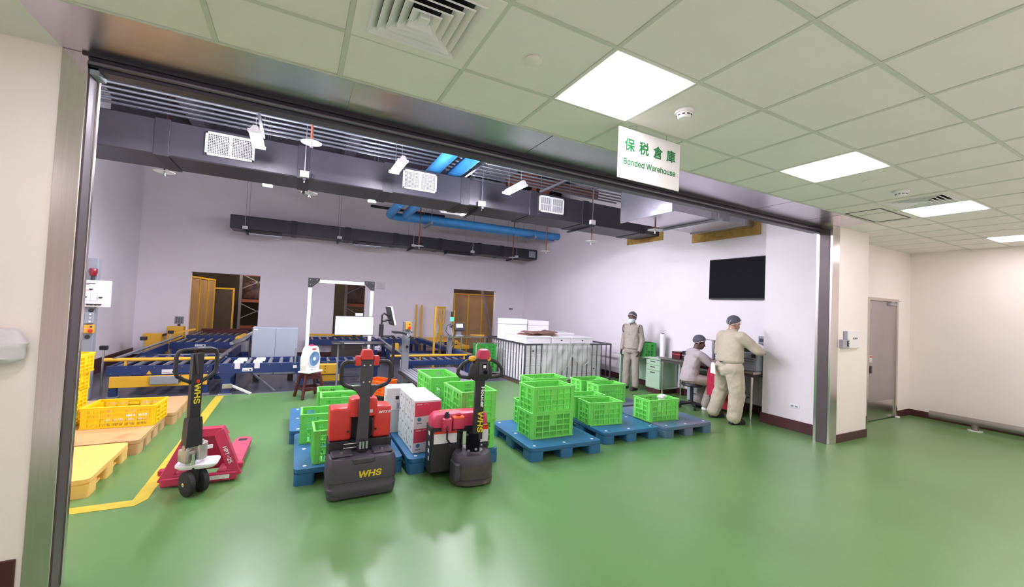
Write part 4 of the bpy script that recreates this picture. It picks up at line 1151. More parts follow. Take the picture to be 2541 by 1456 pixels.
CR = {}
def crate_meshes(w, d, h, mt, key, handles=True):
    k = (round(w, 3), round(d, 3), round(h, 3), key)
    if k in CR:
        return CR[k]
    out = []
    tw = 0.012
    def wall(L, slots_top=False, cols=5):
        """lattice wall of length L in local x-z, thickness in y (0..tw), outward -y."""
        m = MB()
        c = 0.05
        z0, z1 = 0.012, h - 0.03
        m.box(-L / 2, -L / 2 + c, 0, tw, z0, z1)
        m.box(L / 2 - c, L / 2, 0, tw, z0, z1)
        rows = [z0 + (z1 - z0) * i / 4 for i in range(5)]
        for z in rows:
            m.box(-L / 2 + c, L / 2 - c, -0.004, tw, z - 0.007, z + 0.007)
        cw = (L - 2 * c) / cols
        for i in range(cols + 1):
            x = -L / 2 + c + cw * i
            m.box(x - 0.007, x + 0.007, -0.007, tw, z0, z1)
        for i in range(cols):
            x0 = -L / 2 + c + cw * i
            if i == cols // 2:      # solid label plates in the middle column
                m.box(x0, x0 + cw, 0.001, tw, rows[2], rows[4])
            nb = max(3, int(cw / 0.0132))
            for j in range(1, nb):
                x = x0 + cw * j / nb
                m.box(x - 0.0026, x + 0.0026, 0.002, tw - 0.002, z0, rows[2] if i == cols // 2 else z1)
        return m
    long_w = wall(w - 0.02).mesh('long_wall', mt)
    short_w = wall(d - 0.02, cols=3).mesh('short_wall', mt)
    m = MB()
    for (a, b_, c_, d_) in ((-w / 2, w / 2, -d / 2, -d / 2 + 0.022), (-w / 2, w / 2, d / 2 - 0.022, d / 2), (-w / 2, -w / 2 + 0.022, -d / 2 + 0.022, d / 2 - 0.022), (w / 2 - 0.022, w / 2, -d / 2 + 0.022, d / 2 - 0.022)):
        m.box(a, b_, c_, d_, h - 0.012, h, 0.003)
        m.box(a + 0.003, b_ - 0.003, c_ + 0.003, d_ - 0.003, h - 0.034, h - 0.012)
    rim = m.mesh('rim', mt)
    m = MB()
    nx = 12
    for i in range(nx):
        x = -w / 2 + 0.02 + (w - 0.04) * (i + 0.5) / nx
        m.box(x - 0.014, x + 0.014, -d / 2 + 0.02, d / 2 - 0.02, 0.003, 0.01)
    for (a, b_, c_, d_) in ((-w / 2 + 0.004, w / 2 - 0.004, -d / 2 + 0.004, -d / 2 + 0.03), (-w / 2 + 0.004, w / 2 - 0.004, d / 2 - 0.03, d / 2 - 0.004), (-w / 2 + 0.004, -w / 2 + 0.03, -d / 2, d / 2), (w / 2 - 0.03, w / 2 - 0.004, -d / 2, d / 2)):
        m.box(a, b_, c_, d_, 0.0, 0.014)
    base = m.mesh('base', mt)
    m = MB()
    m.cyl((0, 0, 0.004), (0, 0, h - 0.03), 0.016, 8)
    post = m.mesh('corner_post', mt)
    CR[k] = (long_w, short_w, rim, base, post)
    return CR[k]
def crate(name, label, w, d, h, loc, rz, mt, group, key='g', cat='crate'):
    """open lattice crate, origin at the centre of its underside."""
    t = thing(name, label, cat, loc, rz, group)
    lw, sw, rim, base, post = crate_meshes(w, d, h, mt, key)
    ob('long_wall', lw, t, loc=(0, -d / 2 + 0.008, 0))
    ob('long_wall', lw, t, loc=(0, d / 2 - 0.008, 0), rz=PI)
    ob('short_wall', sw, t, loc=(-w / 2 + 0.008, 0, 0), rz=-PI / 2)
    ob('short_wall', sw, t, loc=(w / 2 - 0.008, 0, 0), rz=PI / 2)
    ob('rim', rim, t); ob('base', base, t)
    for sx in (-1, 1):
        for sy in (-1, 1):
            ob('corner_post', post, t, loc=(sx * (w / 2 - 0.022), sy * (d / 2 - 0.022), 0))
    return t
GC = 'lime green lattice crates'
def gc(label, x0, y0, z, rz=0, w=0.6, d=0.36, h=0.31, long_y=False):
    """x0, y0: front left corner."""
    a = math.radians(rz)
    if long_y:
        cx_, cy_ = x0 + d / 2, y0 + w / 2
        a += PI / 2
    else:
        cx_, cy_ = x0 + w / 2, y0 + d / 2
    return crate('plastic_crate', label, w, d, h, (cx_, cy_, z), a, M_CRATE, GC)
Z1 = 0.152
# left cluster
gc('empty green crate farthest back on the left pallets', 0.31, 6.07, Z1, -1)
gc('empty green crate just in front of the farthest back left one', 0.33, 5.68, Z1, -2)
gc('green crate at the left edge of the pallets, behind the small upright one', 0.10, 4.93, Z1, -1)
gc('green crate half hidden behind the left side of the red electric truck', 0.2, 4.30, Z1, 1, w=0.58)
# stacks behind the cartons
gc('lower green crate of the stack right of the cartons, near the black and red truck', 1.60, 4.135, Z1, 0, w=0.62, d=0.42, h=0.315, long_y=True)
gc('upper green crate of the stack behind the black and red truck', 1.605, 4.135, Z1 + 0.31, 0, w=0.62, d=0.42, h=0.315, long_y=True)
gc('lower green crate in the far stack behind the cartons', 1.52, 5.0, Z1, 0, w=0.64, d=0.4, h=0.32, long_y=True)
gc('upper green crate in the far stack, holding white bottles', 1.52, 5.0, Z1 + 0.315, 0, w=0.64, d=0.4, h=0.32, long_y=True)
# big stack of two
gc('lower crate of the two-high green stack in the middle', 2.53, 4.2, Z1, -1.5, w=0.6, d=0.38)
gc('upper crate of the two-high green stack in the middle', 2.54, 4.205, Z1 + 0.305, 0, w=0.6, d=0.38)
gc('lower green crate behind the two-high stack', 2.70, 4.66, Z1, -1, w=0.58)
gc('upper green crate behind the two-high stack', 2.82, 4.70, Z1 + 0.305, -1, w=0.56)
gc('green crate at the front of the pallet right of the two-high stack', 3.58, 4.40, Z1, -5, w=0.54, d=0.33)
gc('green crate directly behind the front one on the pallet right of the stack', 3.62, 4.80, Z1, -4, w=0.54, d=0.33)
gc('green crate nearest the standing guard at the back, left one', 4.53, 5.88, Z1, -2, w=0.6, d=0.36)
gc('green crate at the back in front of the guard, right one', 4.55, 5.42, Z1, -4, w=0.58, d=0.36)
gc('green crate with white and yellow packets on the worn pallet', 4.53, 4.28, Z1, -3, w=0.57, d=0.35)
# dark green ones
crate('plastic_crate', 'dark green crate on the mint green desk beside the guard', 0.42, 0.3, 0.3, (6.98, 6.78, 0.745), math.radians(60), M_CRATED, 'dark green crates', 'dg')
crate('plastic_crate', 'upper dark green crate on the trolley behind the electric truck handle', 0.5, 0.36, 0.32, (4.02, 9.0, 0.47), math.radians(-8), M_CRATED, 'dark green crates', 'dg')
crate('plastic_crate', 'lower dark green crate on the trolley behind the electric truck handle', 0.5, 0.36, 0.32, (4.02, 9.0, 0.155), math.radians(-8), M_CRATED, 'dark green crates', 'dg')
t = thing('crate_trolley', 'tubular steel trolley under the dark green crates', 'trolley', (4.02, 9.0, 0))
MB().box(-0.3, 0.3, -0.22, 0.22, 0.12, 0.15, 0.006).build('platform', M_GALV, t)
MB().tube([(-0.31, -0.2, 0.13), (-0.31, -0.2, 0.78), (-0.27, -0.2, 0.83), (0.27, -0.2, 0.83), (0.31, -0.2, 0.78), (0.31, -0.2, 0.13)], 0.013, 8).build('push_frame', M_STEEL, t, True)
for x in (-0.25, 0.25):
    for y in (-0.17, 0.17):
        MB().cyl((x - 0.02, y, 0.05), (x + 0.02, y, 0.05), 0.05, 12).box(x - 0.025, x + 0.025, y - 0.02, y + 0.02, 0.06, 0.12).build('caster', M_RUBBER, t, True)
# orange crate on a low dolly
crate('plastic_crate', 'orange crate on the floor behind the red electric truck', 0.46, 0.34, 0.24, (1.38, 7.5, 0.09), math.radians(-52), M_OCRATE, None, 'or')
t = thing('crate_dolly', 'low black dolly under the orange crate', 'dolly', (1.38, 7.5, 0), math.radians(-52))
MB().box(-0.22, 0.22, -0.16, 0.16, 0.055, 0.088, 0.006).build('platform', M_BLACK, t)
for x in (-0.17, 0.17):
    for y in (-0.12, 0.12):
        MB().cyl((x - 0.015, y, 0.03), (x + 0.015, y, 0.03), 0.03, 10).build('caster', M_RUBBER, t, True)
# yellow crates
YC = 'yellow lattice crates'
crate('plastic_crate', 'single yellow crate on the worn yellow pallet', 0.66, 0.46, 0.235, (-1.71, 6.42, 0.152), math.radians(-3), M_YCRATE, YC, 'y')
for k in range(4):
    crate('plastic_crate', ['bottom', 'second', 'third', 'top'][k] + ' yellow crate of the tall stack beside the left jamb', 0.62, 0.42, 0.215, (-2.43 + 0.01 * (k % 2) + 0.015 * k, 6.36, 0.152 + 0.2 * k), math.radians(2 - k), M_YCRATE, YC, 'y')
# contents
bt = None
def bottle(label, x, y, z, r=0.036, h_=0.15):
    t = thing('bottle', label, 'bottle', (x, y, z), 0, 'white bottles in the far green crate')
    MB().lathe([(r, 0), (r, h_ * 0.75), (r * 0.45, h_ * 0.9), (r * 0.4, h_ * 0.92), (0, h_ * 0.92)], n=12).build('body', M_WHITEP, t, True)
    MB().cyl((0, 0, h_ * 0.92), (0, 0, h_ * 1.05), r * 0.5, 10).build('cap', M_CRATED, t, True)
    return t
b0 = bottle('white bottle in the upper crate of the far stack', 1.60, 5.06, 0.485)
for i in range(4):
    for j in range(3):
        if i or j:
            dup(b0, (1.60 + 0.08 * i, 5.06 + 0.09 * j, 0.485))
PK = 'packets in the right hand green crate'
for k, (x, y, z, mt, l) in enumerate(((4.66, 4.42, 0.172, M_WHITEP, 'flat white packet at the bottom left of the right hand crate'), (4.68, 4.43, 0.222, M_WHITEP, 'white packet on top of the left packets in the right hand crate'),
                                    (4.86, 4.41, 0.172, MATS.get('pale_yellow') or mat('pale_yellow', '#e8d890', 0.5), 'pale yellow packet at the bottom middle of the right hand crate'),
                                    (4.98, 4.44, 0.172, MATS['pale_yellow'], 'pale yellow packet at the bottom right of the right hand crate'), (4.9, 4.42, 0.222, MATS['pale_yellow'], 'pale yellow packet lying on the other yellow ones'))):
    t = thing('packet', l, 'packet', (x, y, z), math.radians(15 * (k % 3) - 10), PK)
    MB().box(-0.07, 0.07, -0.09, 0.09, 0, 0.045, 0.016, 2).build('pouch', mt, t)
    MB().box(-0.075, 0.075, 0.085, 0.1, 0.018, 0.024).build('seal', mt, t)
t = thing('packet', 'white bundle sticking out of the top of the right hand crate', 'packet', (4.93, 4.46, 0.268), math.radians(20), PK)
MB().box(-0.04, 0.04, -0.04, 0.04, 0, 0.17, 0.012, 2).build('pouch', M_WHITEP, t)
MB().box(-0.06, 0.09, -0.05, 0.05, 0.17, 0.215, 0.018, 2).build('folded_top', M_WHITEP, t)
t = thing('paper_bundle', 'white papers lying in the single yellow crate', 'papers', (-1.66, 6.40, 0.165))
MB().box(-0.2, 0.2, -0.12, 0.12, 0, 0.05, 0.004).build('sheets', M_PAPER, t)
MB().box(-0.17, 0.16, -0.1, 0.1, 0.0505, 0.06, 0.002, 1, Matrix.Rotation(0.1, 4, 'Z')).build('top_sheets', M_PAPER, t)

# cartons with crimson print
def carton(label, x, y, z):
    t = thing('paper_carton', label, 'carton', (x, y, z), 0, 'white and crimson cartons')
    w, d, h = 0.285, 0.134, 0.268
    MB().box(0, w, 0, d, 0, h, 0.002).build('box', M_PAPER, t)
    # crimson field with a curved lower edge, front face
    poly = [(0.006, h - 0.02), (w - 0.004, h - 0.02)] + [(w - 0.004 - (w - 0.01) * i / 8, h * 0.47 - 0.035 * (1 - (1 - i / 8) ** 2) + 0.012) for i in range(9)]
    MB().prism([(px, pz) for px, pz in poly], 0.0005, 0.002, Matrix.Rotation(PI / 2, 4, 'X')).build('crimson_field', M_CARTON_R, t)
    m = MB()
    m.bar((0.10, -0.003, 0.225), (0.125, -0.003, 0.24), 0.005, 0.001).bar((0.125, -0.003, 0.24), (0.15, -0.003, 0.222), 0.005, 0.001)
    m.box(0.025, 0.08, -0.003, -0.002, 0.225, 0.231)
    m.build('white_emblem', M_MARK_W, t)
    m = MB()
    m.box(0.2, 0.27, -0.0012, -0.0004, 0.062, 0.074).box(0.2, 0.26, -0.0012, -0.0004, 0.02, 0.032)
    m.build('dark_print', M_MARK_K, t)
    MB().prism([(0.055 + 0.022 * math.cos(a), 0.075 + 0.022 * math.sin(a)) for a in [2 * PI * i / 14 for i in range(14)]], 0.0004, 0.0014, Matrix.Rotation(PI / 2, 4, 'X')).build('round_mark', M_TEAL, t)
    MB().box(0.03, 0.085, -0.0012, -0.0004, 0.026, 0.04).build('grey_print', M_GREYC, t)
    m = MB()
    m.box(-0.0012, -0.0003, 0.055, 0.075, h * 0.74, h * 0.82).box(-0.0012, -0.0003, 0.03, 0.036, h * 0.4, h * 0.52).box(-0.0012, -0.0003, 0.065, 0.08, h * 0.14, h * 0.22).box(-0.0012, -0.0003, 0.1, 0.108, h * 0.14, h * 0.2)
    m.build('side_print', M_MARK_K, t)
    return t
order = ['front', 'second from the front', 'third from the front', 'fourth from the front', 'rearmost']
c0 = None
for k in range(5):
    for lv in range(2):
        l = '%s %s white and crimson carton of the row on the blue pallet' % (order[k], 'upper' if lv else 'lower')
        loc = (1.137 + 0.003 * ((k + lv) % 2), 4.26 + 0.1365 * k, 0.1515 + 0.2695 * lv)
        if c0 is None:
            c0 = carton(l, *loc)
        else:
            dup(c0, loc, 0, l)
def plain_carton(label, x, y, z):
    t = thing('plain_carton', label, 'carton', (x, y, z), math.radians(-4), 'plain white cartons')
    w, d, h = 0.34, 0.26, 0.265
    MB().box(0, w, 0, d, 0, h, 0.003).build('box', M_PAPER, t)
    MB().box(0.0, w, d / 2 - 0.02, d / 2 + 0.02, h - 0.0005, h + 0.0008).build('tape', M_WHITE, t)
    m = MB().box(0.1, 0.14, -0.0012, -0.0003, 0.13, 0.17).box(-0.0012, -0.0003, 0.05, 0.08, 0.12, 0.17)
    m.build('print', M_MARK_K, t)
    MB().box(0.12, 0.26, -0.0014, -0.0003, 0.02, 0.09).build('side_label', M_GREY, t)
    return t
p0 = plain_carton('upper plain white carton left of the crimson row', 1.0, 5.0, 0.418)
dup(p0, (1.09, 5.32, 0.1515), math.radians(-4), 'lower plain white carton left of the crimson row')
dup(p0, (1.05, 5.02, 0.1515), math.radians(-4), 'plain white carton under the upper plain one')

# ------------------------------------------------------------------ cage of polystyrene boxes
t = thing('wire_cage', 'low tubular steel cage around the white polystyrene boxes', 'cage', (0, 0, 0))
cx0, cx1, cy0, cy1 = 4.42, 6.8, 7.76, 9.75
rails = (((cx0, cy0, 0.9), (cx1, cy0, 0.9)), ((cx0, cy0, 0.9), (cx0, cy1, 0.9)), ((cx1, cy0, 0.9), (cx1, cy1, 0.9)), ((cx0, cy1, 0.9), (cx1, cy1, 0.9)),
         ((cx0, cy0, 0.08), (cx1, cy0, 0.08)), ((cx0, cy0, 0.08), (cx0, cy1, 0.08)), ((cx0, cy1, 0.08), (cx1, cy1, 0.08)), ((cx1, cy0, 0.08), (cx1, cy1, 0.08)))
for a, b_ in rails:
    MB().cyl(a, b_, 0.02, 10).build('rail', M_RAIL, t, True)
me = MB().cyl((0, 0, 0.0), (0, 0, 0.9), 0.022, 10).mesh('corner_post', M_RAIL, True)
for x in (cx0, cx1):
    for y in (cy0, cy1):
        ob('corner_post', me, t, loc=(x, y, 0))
me = MB().cyl((0, 0, 0.08), (0, 0, 0.9), 0.011, 8).mesh('bar', M_RAIL, True)
for k in range(1, 17):
    ob('bar', me, t, loc=(cx0 + (cx1 - cx0) * k / 17, cy0, 0))
for k in range(1, 15):
    ob('bar', me, t, loc=(cx0, cy0 + (cy1 - cy0) * k / 15, 0))
me = MB().box(-0.2, 0.2, -0.265, 0.265, 0, 0.165, 0.006).mesh('body', M_FOAM)
ml = MB().box(-0.203, 0.203, -0.268, 0.268, 0.167, 0.215, 0.008).mesh('lid', M_FOAM)
mh = MB().box(-0.02, 0.02, -0.2675, -0.264, 0.05, 0.075).mesh('hand_hole', M_BLACK)
cols_ = ['first', 'second', 'third', 'fourth', 'fifth']
rows_ = ['front', 'middle', 'rear']
for i in range(5):
    for j in range(3):
        for k in range(4):
            if k < 3 and not (j == 0 or i == 0):
                continue
            t = thing('foam_box', 'white polystyrene box in the cage: %s row, %s column, %s layer' % (rows_[j], cols_[i], ['bottom', 'second', 'third', 'top'][k]), 'box',
                      (4.68 + 0.425 * i, 8.12 + 0.555 * j, 0.03 + 0.218 * k), 0, 'white polystyrene boxes in the cage')
            ob('body', me, t); ob('lid', ml, t)
            if (i + 2 * k) % 3 == 0:
                ob('hand_hole', mh, t)
tag(MB().box(cx0 + 0.03, cx1 - 0.03, cy0 + 0.03, cy1 - 0.03, 0.0, 0.028).build('cage_base_sheet', M_KRAFT), 'flat board under the polystyrene boxes', 'board')
for l, x, y, z, w, d, h, hole in (('long white polystyrene box on top at the front left of the cage', 4.84, 8.16, 0.904, 0.66, 0.5, 0.17, False), ('white polystyrene box on top, right of the long one', 5.46, 8.16, 0.904, 0.53, 0.5, 0.155, True), ('white polystyrene box on top at the front right', 6.06, 8.16, 0.904, 0.62, 0.5, 0.145, True),
                            ('white polystyrene slab on top behind the front row', 5.8, 8.75, 0.904, 0.9, 0.5, 0.2, False), ('tall white polystyrene box at the back left of the cage top', 4.84, 9.2, 0.904, 0.62, 0.42, 0.5, False), ('white polystyrene box at the back of the cage top beside the tall one', 5.5, 9.22, 0.904, 0.62, 0.4, 0.465, False),
                            ('white polystyrene slab between the front and the tall boxes', 4.85, 8.7, 0.904, 0.6, 0.45, 0.2, False)):
    t = thing('foam_box', l, 'box', (x, y, z), 0, 'white polystyrene boxes on top of the cage')
    MB().box(-w / 2, w / 2, -d / 2, d / 2, 0, h * 0.72, 0.008).build('body', M_FOAM, t)
    MB().box(-w / 2 - 0.003, w / 2 + 0.003, -d / 2 - 0.003, d / 2 + 0.003, h * 0.73, h, 0.01).build('lid', M_FOAM, t)
    if hole:
        MB().box(-0.02, 0.02, -d / 2 - 0.004, -d / 2 + 0.002, h * 0.35, h * 0.55).build('hand_hole', M_BLACK, t)
# flattened brown cartons on top
for k, (x, y, z, a, tilt, l) in enumerate(((4.95, 8.2, 1.078, 8, 0, 'lowest flattened brown carton on the white boxes'), (5.0, 8.22, 1.094, -6, 0.0, 'middle flattened brown carton on the white boxes'), (5.02, 8.2, 1.110, 14, 0.03, 'topmost bent brown carton on the white boxes'))):
    m = MB()
    rings = []
    for i in range(7):
        u = -0.5 + i / 6
        zz = 0.03 * (k == 2) * (abs(u) * 2) ** 2 * (1 if i > 3 else 1.3) * math.sin(i * 1.3) ** 2
        rings.append([(u * 0.8, -0.22, zz), (u * 0.8, 0.22, zz + tilt), (u * 0.8, 0.22, zz + tilt + 0.012), (u * 0.8, -0.22, zz + 0.012)])
    t = tag(m.loft(rings).build('flat_carton', M_KRAFT), l, 'cardboard', 'flattened brown cartons')
    t.location = (x, y, z); t.rotation_euler[2] = math.radians(a)
# plastic film hung over the front rail
m = MB()
nx, nz = 26, 14
gv = []
for i in range(nx + 1):
    row = []
    u = i / nx
    drop = 0.66 + 0.12 * math.sin(u * 9) - (0.25 if u > 0.55 else 0)
    for j in range(nz + 1):
        v = j / nz
        x = 4.85 + 1.28 * u + 0.05 * math.sin(v * 7 + u * 3) * v
        y = cy0 - 0.034 - 0.012 * math.sin(u * 33 + v * 6) - 0.018 * math.sin(v * 11 + u * 14) * v
        row.append(m.bm.verts.new((x, y - 0.004, 0.93 - drop * v)))
    gv.append(row)
for i in range(nx):
    for j in range(nz):
        m.bm.faces.new((gv[i][j], gv[i + 1][j], gv[i + 1][j + 1], gv[i][j + 1]))
tag(m.build('plastic_film', M_FILM, None, True), 'crinkled clear plastic film hung over the front rail of the cage', 'plastic film')

# ================================================================== TRUCKS
def forks(par, y0, y1, x, w, mt, z0=0.06, z1=0.1):
    for s_ in (-1, 1):
        cx_ = s_ * x
        m = MB()
        pts = [(cx_ - w / 2, y0), (cx_ + w / 2, y0)] + [(cx_ + w / 2 * math.cos(a), y1 - w / 2 + w / 2 * math.sin(a)) for a in [PI * i / 8 for i in range(9)]]
        m.prism(pts, z0, z1)
        m.build('fork', mt, par)
        MB().cyl((cx_ - 0.03, y1 - 0.16, 0.04), (cx_ + 0.03, y1 - 0.16, 0.04), 0.038, 12).build('load_roller', M_RUBBER, par, True)
def loop(z0, z1, w0, w1, zc, n=6):
    """closed handle loop in the x-z plane: wide at the top, narrowing to a V at the base."""
    out = []
    r = 0.05
    def arc(cx_, cz, a0, a1, rad):
        return [(cx_ + rad * math.cos(a0 + (a1 - a0) * i / n), 0, cz + rad * math.sin(a0 + (a1 - a0) * i / n)) for i in range(n + 1)]
    out += [(0.03, 0, z1)] + arc(w1 - r, z1 - r, PI / 2, 0, r) + arc(w1 - r, zc + r, 0, -PI / 3, r) + [(w0, 0, z0)]
    return out
# --- red electric truck with charcoal bumper
t = thing('electric_pallet_truck', 'red electric pallet truck with charcoal bumper and upright dark handle', 'pallet truck', (0.59, 3.76, 0), math.radians(1))
TR = t
hw = 0.293
m = MB()
def body_ring(z, w, d0, d1, r):
    return [(x, y + (d0 + d1) / 2, z) for x, y in rr(2 * w, d1 - d0, r, 6)]
m.loft([body_ring(0.02, hw - 0.012, 0.012, 0.34, 0.07), body_ring(0.06, hw - 0.004, 0.0, 0.34, 0.08), body_ring(0.10, hw, 0.0, 0.34, 0.08), body_ring(0.11, hw - 0.006, 0.006, 0.34, 0.08), body_ring(0.155, hw - 0.006, 0.006, 0.34, 0.08), body_ring(0.16, hw, 0.0, 0.34, 0.08), body_ring(0.30, hw - 0.004, 0.004, 0.34, 0.085), body_ring(0.345, hw - 0.02, 0.02, 0.33, 0.09), body_ring(0.355, hw - 0.05, 0.05, 0.32, 0.09)])
bump = m.build('bumper', M_CHAR, t, True)
for a_ in (-0.26, 0.08):
    MB().box(a_, a_ + 0.18, 0.06, 0.3, 0.352, 0.372, 0.012).build('bumper_shoulder', M_CHAR, bump)
MB().box(-0.09, 0.09, -0.002, 0.04, 0.30, 0.352, 0.01).build('bumper_notch', M_CHAR, bump)
for x in (-0.17, 0.17):
    MB().cyl((x, 0.14, 0.37), (x, 0.14, 0.385), 0.018, 12).build('bolt', M_CHROME, bump, True)
text('lettering', 'WHS', 0.10, M_MARK_Y, t, face_mtx((0.05, -0.003, 0.215), (1, 0, 0), (0, 0, 1)), bold=0.0025, width=0.19, shear=0.15)
MB().box(-hw + 0.02, hw - 0.02, 0.22, 0.45, 0.08, 0.44, 0.008).build('chassis', M_BLACK, t)
m = MB().box(-0.17, 0.0, -0.004, 0.0, 0.0, 0.1)
MB().box(-0.16, -0.01, 0.212, 0.222, 0.375, 0.43).build('data_plate', M_MARK_K, t)
MB().box(-0.15, -0.02, 0.209, 0.213, 0.415, 0.421).box(-0.15, -0.02, 0.209, 0.213, 0.38, 0.386).build('plate_print', M_MARK_W, t)
for s_ in (-1, 1):
    x0_, x1_ = (-0.27, -0.085) if s_ < 0 else (0.10, 0.265)
    c_ = MB().box(x0_, x1_, 0.24, 0.45, 0.44, 0.73, 0.022, 3).build('side_cover', M_RED, t, True)
    MB().cyl((x1_ - 0.03 if s_ < 0 else x0_ + 0.025, 0.24, 0.52), (x1_ - 0.03 if s_ < 0 else x0_ + 0.025, 0.232, 0.52), 0.011, 10).build('screw', M_BLACK, c_, True)
MB().box(-0.09, 0.105, 0.3, 0.445, 0.40, 0.68, 0.006).build('motor_bay', M_BLACK, t)
m = MB().loft([[(x * s_ + 0.012, 0.3 + y, z) for x, y in rr(0.25, 0.19, 0.06, 5)] for s_, z in ((1.0, 0.655), (1.0, 0.77), (0.94, 0.805), (0.8, 0.815))])
m.build('motor_cover', M_RED, t, True)
text('lettering', 'MT15', 0.04, M_MARK_W, t, face_mtx((0.2, 0.2385, 0.675), (1, 0, 0), (0, 0, 1)), bold=0.0012, width=0.112, shear=0.25)
MB().box(0.06, 0.085, 0.197, 0.2, 0.685, 0.715).build('sticker', M_PAPER, t)
# tiller
MB().cyl((0.005, 0.17, 0.36), (0.005, 0.17, 0.46), 0.05, 14).box(-0.03, 0.04, 0.12, 0.2, 0.36, 0.48, 0.006).build('tiller_pivot', M_BLACK, t, True)
for x in (-0.025, 0.0, 0.03):
    MB().cyl((x, 0.1, 0.40), (x, 0.1, 0.46), 0.011, 8).build('spring', M_GALV, t, True)
m = MB()
m.loft([[(0.005 + sx * w - 0.01 * (1 - k), y + sy * 0.02, z) for sx, sy in ((-1, -1), (1, -1), (1, 1), (-1, 1))] for (k, w, y, z) in ((0, 0.05, 0.15, 0.44), (0.3, 0.045, 0.15, 0.62), (0.6, 0.042, 0.15, 0.86), (0.7, 0.042, 0.15, 0.96), (0.8, 0.055, 0.15, 1.0), (1, 0.055, 0.15, 1.19))])
tl = m.build('tiller', M_CHAR, t)
hd = MB().loft([[(x, 0.15 + y, z) for x, y in rr(w, 0.09, 0.02, 4)] for w, z in ((0.11, 1.185), (0.105, 1.235), (0.075, 1.268))]).build('control_head', M_RED, t, True)
for s_ in (-1, 1):
    MB().box(0.005 + s_ * 0.078 - 0.026, 0.005 + s_ * 0.078 + 0.026, 0.12, 0.18, 1.125, 1.215, 0.012, 2).build('thumb_switch', M_RED, t, True)
    pts = [(0.05, 0.15, 1.135), (0.12, 0.15, 1.16)] + [(0.165 + 0.045 * math.cos(a), 0.15, 1.115 + 0.045 * math.sin(a)) for a in [PI / 2 - PI / 2 * i / 5 for i in range(6)]] + [(0.21, 0.15, 1.02), (0.205, 0.15, 0.985), (0.18, 0.15, 0.955), (0.10, 0.15, 0.925), (0.05, 0.15, 0.905)]
    MB().tube([(0.005 + s_ * x, y, z) for x, y, z in pts], 0.019, 10).build('grip', M_BLACK, t, True)
    MB().prism([(0.005 + s_ * x, z) for x, z in ((0.04, 0.95), (0.12, 0.945), (0.045, 0.84))], -0.175, -0.125, Matrix.Rotation(PI / 2, 4, 'X')).build('grip_gusset', M_CHAR, t)
for x in (-0.022, 0.03):
    for z in (1.13, 0.98):
        MB().lathe([(0.012, 0), (0.008, 0.008), (0, 0.009)], (x, 0.129, z), 10, Matrix.Rotation(PI / 2, 4, 'X')).build('rivet', M_CHROME, tl, True)
forks(t, 0.44, 1.58, 0.19, 0.16, M_RED, 0.055, 0.1)
MB().cyl((-0.05, 0.26, 0.075), (0.05, 0.26, 0.075), 0.075, 16).build('drive_wheel', M_RUBBER, t, True)
MB().tube([(0.06, 0.28, 0.66), (0.09, 0.2, 0.62), (0.085, 0.19, 0.5), (0.05, 0.2, 0.46)], 0.008, 6).build('cable', M_BLACK, t, True)

# --- black electric truck with red cover
t = thing('electric_pallet_truck', 'black electric pallet truck with red top cover, scuffed round bumper and yellow levers', 'pallet truck', (1.5, 3.62, 0), math.radians(-3))
m = MB()
m.loft([[(0.09 + x, y + 0.16, z) for x, y in rr(2 * w, 0.34 + dd, min(0.15, 0.48 * min(2 * w, 0.34 + dd)), 8)] for z, w, dd in ((0.02, 0.185, -0.03), (0.05, 0.2, 0.0), (0.14, 0.2, 0.0), (0.2, 0.195, 0.0), (0.25, 0.19, -0.01), (0.285, 0.17, -0.05), (0.29, 0.1, -0.14))])
bm_ = m.build('bumper', M_CHAR, t, True)
m = MB().loft([[(0.09 + x, y + 0.16, z) for x, y in rr(0.405, 0.352, 0.155, 8)] for z in (0.02, 0.06)])
m.build('scuffed_edge', mat('scuffed_plastic', '#47403f', 0.55, var=0.2, scale=14, dirt=('#75665e', 9.0, 0.6)), bm_, True)
m = MB().loft([[(0.09 + x, y + 0.16, z) for x, y in rr(2 * w, 0.345, 0.155, 8)] for z, w in ((0.075, 0.201), (0.085, 0.204), (0.19, 0.2), (0.2, 0.196))])
m.build('worn_band', MATS['scuffed_plastic'], bm_, True)
MB().box(-0.115, -0.06, 0.02, 0.2, 0.06, 0.22, 0.01).build('bumper_ear', M_CHAR, bm_)
MB().box(-0.30, 0.30, 0.26, 0.465, 0.07, 0.515, 0.012).build('battery_case', M_BLACK, t)
MB().box(-0.27, -0.04, 0.254, 0.26, 0.35, 0.45).build('white_label', M_PAPER, t)
MB().box(0.14, 0.29, 0.254, 0.26, 0.33, 0.46).build('white_label', M_PAPER, t)
MB().box(-0.27, -0.04, 0.2525, 0.255, 0.445, 0.468).build('red_label', M_REDBTN, t)
MB().box(0.14, 0.29, 0.2525, 0.255, 0.455, 0.49).build('red_label', M_REDBTN, t)
MB().box(0.16, 0.28, 0.2515, 0.256, 0.497, 0.51).build('yellow_label', M_YEL, t)
m = MB()
for z, w in ((0.46, 0.05), (0.36, 0.04), (0.29, 0.05), (0.22, 0.03)):
    m.box(-0.302, -0.3, 0.3, 0.3 + w, z - 0.035, z)
m.build('side_marks', M_MARK_W, t)
m = MB().loft([[(x, 0.36 + y, z) for x, y in rr(2 * w, d, 0.06, 5)] for z, w, d in ((0.505, 0.295, 0.22), (0.59, 0.29, 0.21), (0.625, 0.26, 0.18), (0.635, 0.2, 0.14))])
cv = m.build('top_cover', M_CRIM, t, True)
MB().box(-0.1, 0.02, 0.2, 0.32, 0.49, 0.605, 0.012, 2).box(-0.2, -0.11, 0.2, 0.3, 0.47, 0.6, 0.012, 2).build('cover_block', M_CRIM, cv, True)
